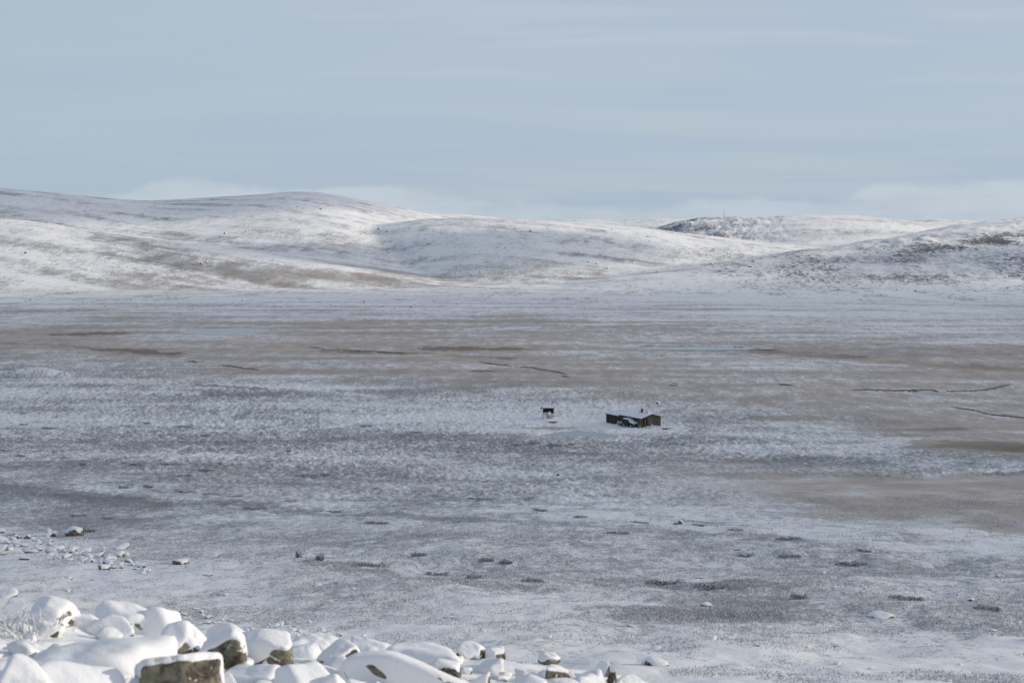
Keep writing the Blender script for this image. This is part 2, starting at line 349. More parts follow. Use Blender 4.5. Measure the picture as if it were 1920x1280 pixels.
def ground_mat():
    m = bpy.data.materials.new('snowy_tundra'); m.use_nodes = True; t = m.node_tree
    b = t.nodes['Principled BSDF']; b.inputs['Roughness'].default_value = 0.75; b.inputs['Specular IOR Level'].default_value = 0.15
    p = N(t, 'ShaderNodeTexCoord').outputs['Object']
    at = N(t, 'ShaderNodeAttribute', attribute_name='cover'); sp = N(t, 'ShaderNodeSeparateColor'); lk(t, at.outputs['Color'], sp.inputs[0])
    sn, tn, rk = sp.outputs
    fine = at.outputs['Alpha']               # 1 = close ground: finer texture
    p2 = scaled(t, p, (1, 0.45, 1))
    nA = noise(t, p2, 0.16, 5, 0.6)
    nB = noise(t, scaled(t, p, (1, 0.55, 1)), 1.15, 7, 0.76, 0.6)
    nC = noise(t, p, 6.5, 7, 0.72)
    s = math_(t, 'ADD', sn, math_(t, 'MULTIPLY', math_(t, 'SUBTRACT', nA, 0.5), 0.7))
    s = math_(t, 'ADD', s, math_(t, 'MULTIPLY', math_(t, 'SUBTRACT', nB, 0.5), math_(t, 'SUBTRACT', 2.3, math_(t, 'MULTIPLY', tn, 1.2))))
    s = math_(t, 'ADD', s, math_(t, 'MULTIPLY', math_(t, 'SUBTRACT', nC, 0.5), math_(t, 'ADD', 0.55, math_(t, 'MULTIPLY', fine, 1.5))))
    nF = noise(t, scaled(t, p, (1, 0.32, 1)), 0.42, 7, 0.78, 0.8)          # wind-packed patches of the open plain
    s = math_(t, 'ADD', s, math_(t, 'MULTIPLY', math_(t, 'SUBTRACT', nF, 0.5), math_(t, 'MULTIPLY', math_(t, 'SUBTRACT', 1.0, fine), 1.5)))
    sf = mapr(t, s, 0.24, 0.86)
    heath = mixc(t, mapr(t, nC, 0.35, 0.62), (0.066, 0.066, 0.074), (0.18, 0.177, 0.19))
    tan = mixc(t, mapr(t, nA, 0.35, 0.65), (0.31, 0.215, 0.15), (0.47, 0.36, 0.27))
    tan = mixc(t, math_(t, 'MULTIPLY', mapr(t, sn, 0.05, -0.30), 0.75), tan, (0.11, 0.075, 0.052))      # wet brown hollows of the bog
    bare = mixc(t, tn, heath, tan)
    fr = math_(t, 'ADD', math_(t, 'MULTIPLY', tn, 0.10), math_(t, 'MULTIPLY', math_(t, 'ADD', sn, 0.45), 0.42))
    bare = mixc(t, fr, bare, (0.62, 0.63, 0.645))
    col = mixc(t, sf, bare, SNOW)
    # stones showing through on the stony ground
    nR = noise(t, scaled(t, p, (1, 0.6, 1)), 0.22, 6, 0.7, 0.6)
    nR2 = noise(t, p, 1.1, 5, 0.7)
    rr = math_(t, 'ADD', math_(t, 'MULTIPLY', nR, 0.6), math_(t, 'MULTIPLY', nR2, 0.4))
    far = math_(t, 'SUBTRACT', 1.0, fine)
    thr = math_(t, 'ADD', rr, math_(t, 'MULTIPLY', rk, 0.20))
    rf = math_(t, 'MULTIPLY', mapr(t, thr, 0.605, 0.655), mapr(t, rk, 0.02, 0.15))
    col = mixc(t, rf, col, mixc(t, nR2, (0.06, 0.065, 0.075), (0.17, 0.17, 0.18)))
    lk(t, col, b.inputs['Base Color'])
    h = math_(t, 'ADD', math_(t, 'MULTIPLY', nB, 0.35), math_(t, 'MULTIPLY', nC, 0.10))
    h = math_(t, 'ADD', h, math_(t, 'MULTIPLY', rf, 0.5))
    bp = N(t, 'ShaderNodeBump'); bp.inputs['Distance'].default_value = 1.0
    lk(t, math_(t, 'MULTIPLY', math_(t, 'SUBTRACT', 1.0, math_(t, 'MULTIPLY', tn, 0.65)), mapr(t, fine, 0, 1, 0.75, 0.25)), bp.inputs['Strength'])
    lk(t, h, bp.inputs['Height']); lk(t, bp.outputs[0], b.inputs['Normal'])
    return m
def snow_mat(name='snow', b1=0.012):
    m = bpy.data.materials.new(name); m.use_nodes = True; t = m.node_tree
    b = t.nodes['Principled BSDF']; b.inputs['Roughness'].default_value = 0.65; b.inputs['Specular IOR Level'].default_value = 0.2
    p = N(t, 'ShaderNodeTexCoord').outputs['Object']
    n = noise(t, p, 5, 3, 0.5); n2 = noise(t, p, 90, 4, 0.7)
    lk(t, mixc(t, n2, (0.75, 0.765, 0.795), (0.83, 0.84, 0.86)), b.inputs['Base Color'])
    h = math_(t, 'ADD', math_(t, 'MULTIPLY', n, 1.0), math_(t, 'MULTIPLY', n2, 0.22))
    h = math_(t, 'ADD', h, math_(t, 'MULTIPLY', noise(t, p, 22, 5, 0.65), 0.5))
    bp = N(t, 'ShaderNodeBump'); bp.inputs['Distance'].default_value = b1; bp.inputs['Strength'].default_value = 0.8
    lk(t, h, bp.inputs['Height']); lk(t, bp.outputs[0], b.inputs['Normal'])
    return m
def rock_mat():
    m = bpy.data.materials.new('lichened_rock'); m.use_nodes = True; t = m.node_tree
    b = t.nodes['Principled BSDF']; b.inputs['Roughness'].default_value = 0.85; b.inputs['Specular IOR Level'].default_value = 0.25
    p = N(t, 'ShaderNodeTexCoord').outputs['Object']
    n1 = noise(t, p, 9, 7, 0.7, 0.4); n2 = noise(t, p, 17, 5, 0.65); n3 = noise(t, p, 9, 4, 0.6, 0.8)
    c = mixc(t, mapr(t, n1, 0.35, 0.65), (0.045, 0.038, 0.031), (0.24, 0.205, 0.165))
    c = mixc(t, math_(t, 'MULTIPLY', mapr(t, n3, 0.5, 0.62), 0.8), c, (0.20, 0.205, 0.14))       # lichen
    c = mixc(t, math_(t, 'MULTIPLY', mapr(t, n2, 0.56, 0.66), 0.6), c, (0.03, 0.027, 0.024))
    dots = noise(t, p, 16, 3, 0.55, 1.2)
    wn = noise(t, p, 4, 3, 0.5)
    c = mixc(t, math_(t, 'MULTIPLY', mapr(t, dots, 0.60, 0.66), mapr(t, wn, 0.5, 0.58)), c, (0.70, 0.71, 0.72))  # frost patches
    lk(t, c, b.inputs['Base Color'])
    bp = N(t, 'ShaderNodeBump'); bp.inputs['Distance'].default_value = 0.03; lk(t, math_(t, 'ADD', n1, math_(t, 'MULTIPLY', n2, 0.4)), bp.inputs['Height']); lk(t, bp.outputs[0], b.inputs['Normal'])
    return m
def plank_mat(name, c1, c2, sx=9.0):
    m = bpy.data.materials.new(name); m.use_nodes = True; t = m.node_tree
    b = t.nodes['Principled BSDF']; b.inputs['Roughness'].default_value = 0.8; b.inputs['Specular IOR Level'].default_value = 0.2
    p = N(t, 'ShaderNodeTexCoord').outputs['Object']
    s = N(t, 'ShaderNodeSeparateXYZ'); lk(t, p, s.inputs[0])
    a = math_(t, 'MULTIPLY', math_(t, 'ADD', s.outputs[0], s.outputs[1]), 1 / 0.17)
    fr = math_(t, 'FRACT', a); gap = math_(t, 'LESS_THAN', fr, 0.1)
    wn = N(t, 'ShaderNodeTexWhiteNoise', noise_dimensions='1D'); lk(t, math_(t, 'FLOOR', a), wn.inputs['W'])
    g = noise(t, scaled(t, p, (14, 14, 1.2)), 1, 4, 0.6)
    c = mixc(t, math_(t, 'MULTIPLY', math_(t, 'ADD', wn.outputs[0], g), 0.5), c1, c2)
    c = mixc(t, gap, c, tuple(v * .35 for v in c1))
    lk(t, c, b.inputs['Base Color']); return m
def water_mat():
    m = bpy.data.materials.new('still_water'); m.use_nodes = True; t = m.node_tree
    b = t.nodes['Principled BSDF']; b.inputs['Roughness'].default_value = 0.16; b.inputs['Specular IOR Level'].default_value = 0.45
    p = N(t, 'ShaderNodeTexCoord').outputs['Object']
    n = noise(t, scaled(t, p, (0.15, 0.4, 1)), 1.0, 5, 0.6)
    lk(t, mixc(t, mapr(t, n, 0.45, 0.7), (0.08, 0.115, 0.15), (0.15, 0.20, 0.25)), b.inputs['Base Color'])    # thin grey ice in places
    bp = N(t, 'ShaderNodeBump'); bp.inputs['Distance'].default_value = 0.02; lk(t, noise(t, p, 1.5, 3), bp.inputs['Height']); lk(t, bp.outputs[0], b.inputs['Normal'])
    return m
M_G = ground_mat(); M_S = snow_mat(); M_R = rock_mat()
M_ROOFSNOW = snow_mat('roof_snow', 0.03)
M_WD = plank_mat('dark_weathered_planks', (0.05, 0.044, 0.036), (0.125, 0.11, 0.088))
M_WB = plank_mat('black_brown_planks', (0.022, 0.016, 0.014), (0.06, 0.04, 0.032))
M_TRIM = mat('dark_trim', (0.05, 0.045, 0.04), noise_amt=.4)
M_GLASS = mat('window_glass', (0.03, 0.045, 0.05), rough=0.15, spec=0.3)
M_PALE = mat('pale_painted_wood', (0.42, 0.40, 0.36), noise_amt=.25)
M_IRON = mat('black_iron', (0.02, 0.02, 0.022), rough=0.5, noise_amt=.3)
M_CAR = mat('dark_car_paint', (0.012, 0.013, 0.018), rough=0.4, spec=0.25, noise_amt=.2)
M_TYRE = mat('tyre_rubber', (0.018, 0.018, 0.018), rough=0.8)
M_RIM = mat('pale_alloy', (0.45, 0.46, 0.48), rough=0.35, metal=0.6)
M_LAMP = mat('lamp_glass', (0.7, 0.7, 0.68), rough=0.1)
M_ZINC = mat('galvanised_metal', (0.33, 0.36, 0.38), rough=0.5, metal=0.4, noise_amt=.25)
M_OLIVE = mat('olive_boards', (0.085, 0.08, 0.045), noise_amt=.4)
M_PEAT = mat('wet_peat', (0.10, 0.09, 0.085), rough=0.7, noise_amt=.5, scale=1.0, col2=(0.22, 0.20, 0.18))
M_WATER = water_mat()
def twig_mat(name, dark, frost, k):
    m = bpy.data.materials.new(name); m.use_nodes = True; t = m.node_tree
    b = t.nodes['Principled BSDF']; b.inputs['Roughness'].default_value = 0.9; b.inputs['Specular IOR Level'].default_value = 0.1
    g = N(t, 'ShaderNodeNewGeometry')
    lk(t, mixc(t, mapr(t, g.outputs['Random Per Island'], k, k + 0.25), dark, frost), b.inputs['Base Color'])
    return m
M_BUSH = twig_mat('dwarf_willow_twigs', (0.06, 0.065, 0.052), (0.50, 0.52, 0.54), 0.20)
M_HEATH = twig_mat('heather_stems', (0.27, 0.255, 0.255), (0.70, 0.71, 0.73), 0.22)
M_FROST = twig_mat('frosted_twigs', (0.09, 0.07, 0.06), (0.75, 0.77, 0.80), 0.35)

# ------------------------------------------------------------------ object helpers
def tag(o, label=None, cat=None, group=None, kind=None):
    if label: o['label'] = label
    if cat: o['category'] = cat
    if group: o['group'] = group
    if kind: o['kind'] = kind
    return o
def link(name, me, m, parent=None, loc=None, smooth=False):
    o = bpy.data.objects.new(name, me); C.objects.link(o)
    if m is not None:
        me.materials.clear(); me.materials.append(m)
    if parent is not None: o.parent = parent
    if loc is not None: o.location = loc
    if smooth and len(me.polygons): me.polygons.foreach_set('use_smooth', np.ones(len(me.polygons), bool))
    return o
def empty(name, loc, rz=0.0):
    o = bpy.data.objects.new(name, None); C.objects.link(o); o.location = loc; o.rotation_euler = (0, 0, rz); o.empty_display_size = 0.3
    return o
class MB:
    def __init__(s): s.b = bmesh.new()
    def box(s, x0, x1, y0, y1, z0, z1, bev=0.0):
        r = bmesh.ops.create_cube(s.b, size=1.0)
        bmesh.ops.transform(s.b, matrix=Matrix.Translation(((x0 + x1) / 2, (y0 + y1) / 2, (z0 + z1) / 2)) @ Matrix.Diagonal((x1 - x0, y1 - y0, z1 - z0, 1)), verts=r['verts'])
        if bev:
            es = list({e for v in r['verts'] for e in v.link_edges})
            bmesh.ops.bevel(s.b, geom=es, offset=bev, segments=2, affect='EDGES', profile=0.6)
        return s
    def prism(s, pts, y0, y1, axis='Y'):
        """pts: outline in (x,z) swept from y0 to y1 (axis Y) or (y,z) swept along X"""
        def P(a, z, t): return (a, t, z) if axis == 'Y' else (t, a, z)
        A = [s.b.verts.new(P(a, z, y0)) for a, z in pts]; B = [s.b.verts.new(P(a, z, y1)) for a, z in pts]
        n = len(pts); s.b.faces.new(A); s.b.faces.new(B[::-1])
        for i in range(n): s.b.faces.new((A[i], B[i], B[(i + 1) % n], A[(i + 1) % n]))
        bmesh.ops.recalc_face_normals(s.b, faces=s.b.faces[:]); return s
    def tube(s, pts, r0, r1=None, seg=8):
        r1 = r0 if r1 is None else r1; pts = [Vector(p) for p in pts]; rings = []
        for i, p in enumerate(pts):
            t = (pts[min(i + 1, len(pts) - 1)] - pts[max(i - 1, 0)]).normalized()
            a = t.orthogonal().normalized(); b = t.cross(a); r = r0 + (r1 - r0) * i / max(1, len(pts) - 1)
            rings.append([s.b.verts.new(p + a * r * math.cos(2 * math.pi * k / seg) + b * r * math.sin(2 * math.pi * k / seg)) for k in range(seg)])
        for A, B in zip(rings, rings[1:]):
            for k in range(seg): s.b.faces.new((A[k], A[(k + 1) % seg], B[(k + 1) % seg], B[k]))
        s.b.faces.new(rings[0][::-1]); s.b.faces.new(rings[-1]); return s
    def build(s, name, m, parent=None, smooth=False):
        me = bpy.data.meshes.new(name); s.b.to_mesh(me); s.b.free(); return link(name, me, m, parent, smooth=smooth)
def T1(x, y): return float(terrain(np.array([x]), np.array([y]))[0])
_MD = np.exp(np.linspace(math.log(5), math.log(9000), 6000))
def at(px, row):
    """first point of the terrain on the line of sight through a photo pixel"""
    cx = (px - 960) / F; cz = (640 - row) / F
    dy = math.cos(PITCH) + cz * math.sin(PITCH); dzz = -math.sin(PITCH) + cz * math.cos(PITCH)
    xs = _MD * cx / dy; zs = CAM_H + _MD * dzz / dy
    g = terrain(xs, _MD); hit = np.nonzero((zs - g) <= 0)[0]
    i = hit[0] if len(hit) else len(_MD) - 1
    return float(xs[i]), float(_MD[i]), float(g[i])

# ------------------------------------------------------------------ the ground and hills, one continuous surface
u1 = np.linspace(-1067, 1067, 1140) / F
side = np.geomspace(0.405, 1.7, 40)[0:]
U = np.concatenate([-side[::-1], u1, side])
d_near = np.concatenate([np.geomspace(1.0, 6.2, 26)[:-1], np.linspace(6.2, 12, 170)[:-1], np.geomspace(12, 28, 40)[:-1]])
d_slope = np.geomspace(28, 235, 400)[:-1]
d_plain = CAM_H / tan_of_row(np.linspace(row_of_tan(CAM_H / 235.0), row_of_tan(CAM_H / 1040.0), 440))
d_hill = np.concatenate([np.geomspace(1040, 2700, 300), np.geomspace(2700, 7000, 110)[1:], np.geomspace(7000, 22000, 16)[1:]])
D1 = np.concatenate([d_near, d_slope, d_plain])
def cover(x, y, z):
    d = y; bz = base_z(x, y); px, row = pxrow(x, y, bz)
    s = snow_map(px, row); t = tan_map(px, row); ds, dt = strokes(px, row)
    s = s + ds; t = np.clip(t + dt, 0, 1)
    wl = fbm(x / 70, y / 16, 4, 101) * 0.75 + fbm(x / 25, y / 40, 3, 103) * 0.25
    near = 1 - sst(d, 150, 260)
    s = s * 0.74 + 0.06 + 0.26 * sst(row, 915, 985) * (1 - t) - 0.03 * sst(row, 1060, 1150) * (1 - sst(row, 1230, 1290)) + wl * (1 - near) + near * fbm(x / 9, y / 10, 4, 105) * 0.55
    hw = sst(d, 1060, 1230)
    ph = u_px(x, y)
    # hills: mostly snow, long bare streaks following the slope
    ca, sa = math.cos(0.66), math.sin(0.66)
    xr, yr = x * ca - y * sa, x * sa + y * ca
    st = fbm(xr / 210, yr / 34, 5, 111, 0.6)
    st2 = fbm(x / 300, y / 60, 5, 115, 0.58)
    wl_ = sst(ph, 1250, 1650); streak = st * (1 - wl_) + st2 * 0.9 * wl_
    sh = 0.80 + streak * 1.2 + fbm(x / 14, y / 30, 3, 119) * 0.6
    rz_ = pxrow(x, y, z)[1]
    c_ = np.interp(ph, [0, 300, 700], [452, 486, 524]); w_ = 1 - sst(ph, 620, 820)
    sh = sh - w_ * (0.40 * np.exp(-((rz_ - c_) / 13.0) ** 2) + 0.22 * np.exp(-((rz_ - c_ - 34) / 5.0) ** 2)) * (1 - sst(d, 1800, 2100)) * (0.75 + 1.2 * st)
    # the bare brown valley between spur and mound
    v = np.exp(-((z - 6) / 9.0) ** 2) * (1 - sst(np.abs(ph - 700), 330, 620))
    sh = sh - 0.30 * v
    band = np.exp(-((ph - (1250 - (z * 11)))/ 330.0) ** 2) * (1 - sst(d, 1500, 1900)) * sst(900 - ph, 0, 150)
    sh = sh - 0.13 * band
    s = s * (1 - hw) + sh * hw
    t = t * (1 - hw) + np.clip(-0.02 + 0.8 * fbm(x / 160, y / 160, 3, 121) + 0.5 * v, 0, 1) * hw
    rowz = pxrow(x, y, z)[1]
    rk = hw * (0.14 + (1.15 * np.exp(-((rowz - (476 - (ph - 1450) * .062)) / 11.0) ** 2) * sst(ph, 1560, 1850) + 0.30 * sst(ph, 1150, 1400) * sst(rowz, 455, 475)) * (1 - sst(d, 2000, 2500)) + 0.62 * sst(d, 2200, 2500) * (1 - sst(ph, 1330, 1470)) * sst(ph, 1180, 1240) * (1 - sst(d, 3500, 4000)))
    rk = (rk + hw * .12) * np.clip(0.68 + 1.5 * fbm(x / 40, y / 60, 4, 131), 0.2, 1.2)
    bk = sst(d, 950, 1010) * (1 - sst(d, 1090, 1190))
    rk = rk + bk * (0.18 + 1.2 * fbm(x / 25, y / 60, 4, 51))
    s = s + bk * 0.15
    rk = np.clip(rk, 0, 1)
    close = 1 - sst(d, 24, 34)
    s = s * (1 - close) + 1.6 * close; t = t * (1 - close)
    fine = 1 - sst(d, 120, 330)
    return np.stack([np.clip(s, -.5, 1.6), t, rk, fine], -1)
def u_px(x, y): return x / np.maximum(y, 0.6) * F + 960
def grid(name, D):
    UU, DD = np.meshgrid(U, D); X = UU * DD; Y = DD.copy(); Z = terrain(X, Y); nr, nc = X.shape
    cv = cover(X.ravel(), Y.ravel(), Z.ravel())
    me = bpy.data.meshes.new(name); me.vertices.add(nr * nc)
    me.vertices.foreach_set('co', np.stack([X, Y, Z], -1).astype(np.float32).ravel())
    idx = np.arange(nr * nc).reshape(nr, nc)
    q = np.stack([idx[:-1, :-1], idx[:-1, 1:], idx[1:, 1:], idx[1:, :-1]], -1).reshape(-1, 4)
    me.loops.add(q.size); me.loops.foreach_set('vertex_index', q.ravel().astype(np.int32))
    me.polygons.add(len(q)); me.polygons.foreach_set('loop_start', np.arange(0, q.size, 4, dtype=np.int32))
    me.polygons.foreach_set('use_smooth', np.ones(len(q), bool))
    me.update(calc_edges=True)
    a = me.attributes.new('cover', 'FLOAT_COLOR', 'POINT'); a.data.foreach_set('color', cv.astype(np.float32).ravel())
    return tag(link(name, me, M_G), kind='structure')
grid('ground', D1)
grid('hills', d_hill)

# ponds and streams
for i, (cx, cy, rx, ry, lv) in enumerate(PONDS):
    me = bpy.data.meshes.new('pond'); n = 64
    vs = [(cx, cy, lv)] + [(cx + 1.35 * rx * math.cos(a), cy + 1.35 * ry * math.sin(a), lv) for a in [2 * math.pi * k / n for k in range(n)]]
    me.from_pydata(vs, [], [(0, 1 + k, 1 + (k + 1) % n) for k in range(n)])
    tag(link('pond', me, M_WATER), kind='structure')
rnd = random.Random(5)
def cut_bank(pts, h=0.55, w=1.6):
    """a stream channel's dark peat bank: a low, undercut step facing the viewer's side of the bog"""
    P = []
    for (x0, y0), (x1, y1) in zip(pts, pts[1:]):
        n = max(2, int(abs(x1 - x0) / 4))
        for k in range(n):
            f = k / n; P.append(px_ground0(x0 + (x1 - x0) * f, y0 + (y1 - y0) * f + rnd.uniform(-.5, .5)))
    vs = []; fs = []
    for i, (x, y) in enumerate(P):
        e = min(i, len(P) - 1 - i); k = min(1, (e + .3) / 3) * rnd.uniform(.55, 1.1)
        g = T1(x, y); g2 = T1(x, y + w)
        vs += [(x, y - .6, g - .3), (x + .1, y, g + h * k * .3), (x, y + w * .5, max(g, g2) + h * k * .65), (x, y + w * 1.4, max(g, g2) + h * k * .5), (x, y + w * 3, g2 - .3)]
    for i in range(len(P) - 1):
        for j in range(4): a = i * 5 + j; fs.append((a, a + 5, a + 6, a + 1))
    me = bpy.data.meshes.new('stream_bank'); me.from_pydata(vs, [], fs)
    tag(link('stream_bank', me, M_PEAT), kind='structure')
cut_bank([(898, 679), (925, 685), (950, 687), (962, 688)]); cut_bank([(975, 689), (1000, 691), (1012, 694), (1040, 698), (1068, 704)]); cut_bank([(1052, 707), (1072, 709)], .9)
cut_bank([(1600, 732), (1690, 734), (1745, 732), (1778, 737)], .42); cut_bank([(1786, 764), (1828, 770), (1858, 777), (1930, 784)], .45)
cut_bank([(655, 658), (700, 659), (740, 664), (770, 665)], .6); cut_bank([(1262, 719), (1277, 721)], .9); cut_bank([(1255, 723), (1275, 725)], .7)
cut_bank([(1460, 724), (1492, 726)], .6); cut_bank([(880, 697), (935, 698)], .4); cut_bank([(580, 650), (610, 654)], .5); cut_bank([(415, 687), (455, 693), (488, 696)], .6); cut_bank([(350, 679), (375, 681)], .6)
cut_bank([(1200, 650), (1300, 649.5), (1400, 651)], .35); cut_bank([(1780, 735), (1850, 730), (1900, 722)], .35)

# ------------------------------------------------------------------ boulders
def _ico(sub):
    b = bmesh.new(); bmesh.ops.create_icosphere(b, subdivisions=sub, radius=1.0)
    v = np.array([x.co[:] for x in b.verts]); f = [[w.index for w in p.verts] for p in b.faces]; b.free(); return v, f
_ICO = {}
def ico(s):
    if s not in _ICO: _ICO[s] = _ico(s)
    return _ICO[s]
def vnoise3(p, s): return (vn(p[:, 0] + p[:, 2] * .71, p[:, 1] - p[:, 2] * .53, s) + vn(p[:, 1] + p[:, 0] * .37 + 5, p[:, 2] + p[:, 0] * .61, s + 3)) / 2 - .5
EXPOSED = (0.92, -0.30, 0.25)       # sides the wind and sun left bare
def boulder_meshes(sx, sy, sz, rot, seed, snow=0.06, lo=0.30, hi=0.62, boxy=0.5, sub=5, rough=0.03, bare=0.35, expo=EXPOSED, block=False):
    """a planar-faceted stone and the cushion of snow lying on it, as two closed meshes around the stone's middle"""
    rs = np.random.RandomState(seed); D, Fc = ico(sub)
    n = []; dd = []
    for a in ((1, 0, 0), (-1, 0, 0), (0, 1, 0), (0, -1, 0), (0, 0, 1), (0, 0, -1)):
        v = np.array(a, float) + rs.normal(0, 0.17 if block else 0.30, 3); n.append(v / np.linalg.norm(v)); dd.append(rs.uniform(.88, 1.05))
    for k in range(11):
        v = rs.normal(0, 1, 3); v /= np.linalg.norm(v); n.append(v); dd.append(rs.uniform(.68, 1.08) + (.24 if block else 0))
    n = np.array(n); dd = np.array(dd); q = np.maximum(D @ n.T, 0) / dd
    sc = np.array([sx, sy, sz]); R = np.array(Euler(rot).to_matrix())
    def surf(p):
        r = (q ** p).sum(1) ** (-1 / p); P = D * r[:, None]
        w = (q ** (p - 1)); nn = (w[:, :, None] * n[None] / dd[None, :, None]).sum(1); nn = nn / sc; nn /= np.linalg.norm(nn, axis=1)[:, None]
        return (P * sc) @ R.T, nn @ R.T
    P, nr = surf(22.0)
    m = min(sx, sy, sz)
    P = P + nr * (rough * m * 6 * vnoise3(P / m * 2.2, seed) + rough * m * 2.5 * vnoise3(P / m * 8, seed + 9))[:, None]
    Q, ns = surf(17.0)
    Q = Q + ns * (rough * m * 2.5 * vnoise3(Q / m * 1.2, seed))[:, None]
    expo = np.array(expo); e = ns @ (expo / np.linalg.norm(expo))
    c = ns[:, 2] - bare * np.maximum(e, 0) * (1 - sst(ns[:, 2], .75, .95)) + 0.30 * vnoise3(Q / m * 1.6, seed + 20) + .12 * vnoise3(Q / m * 6, seed + 23)
    t = sst(c, lo, hi)
    wob = 1 + 0.9 * vnoise3(Q / m * 1.0, seed + 30) + .2 * vnoise3(Q / m * 4, seed + 33)
    Q = Q + np.stack([np.zeros(len(t)), np.zeros(len(t)), snow * wob * t], 1) + ns * ((snow * 0.35 + .05 * m) * t - 0.10 * m * (1 - t) - 0.01)[:, None]
    out = []
    for nm, V in (('rock', P), ('snow_cap', Q)):
        me = bpy.data.meshes.new(nm); me.from_pydata(V.tolist(), [], Fc); me.polygons.foreach_set('use_smooth', np.ones(len(Fc), bool)); out.append(me)
    return out, P
def boulder(name, loc, meshes, label, group=None, cat='boulder', top_rock=False):
    root = empty(name, loc); tag(root, label, cat, group)
    link('rock', meshes[0], M_R, root); link('snow_cap', meshes[1], M_S, root)
    return root

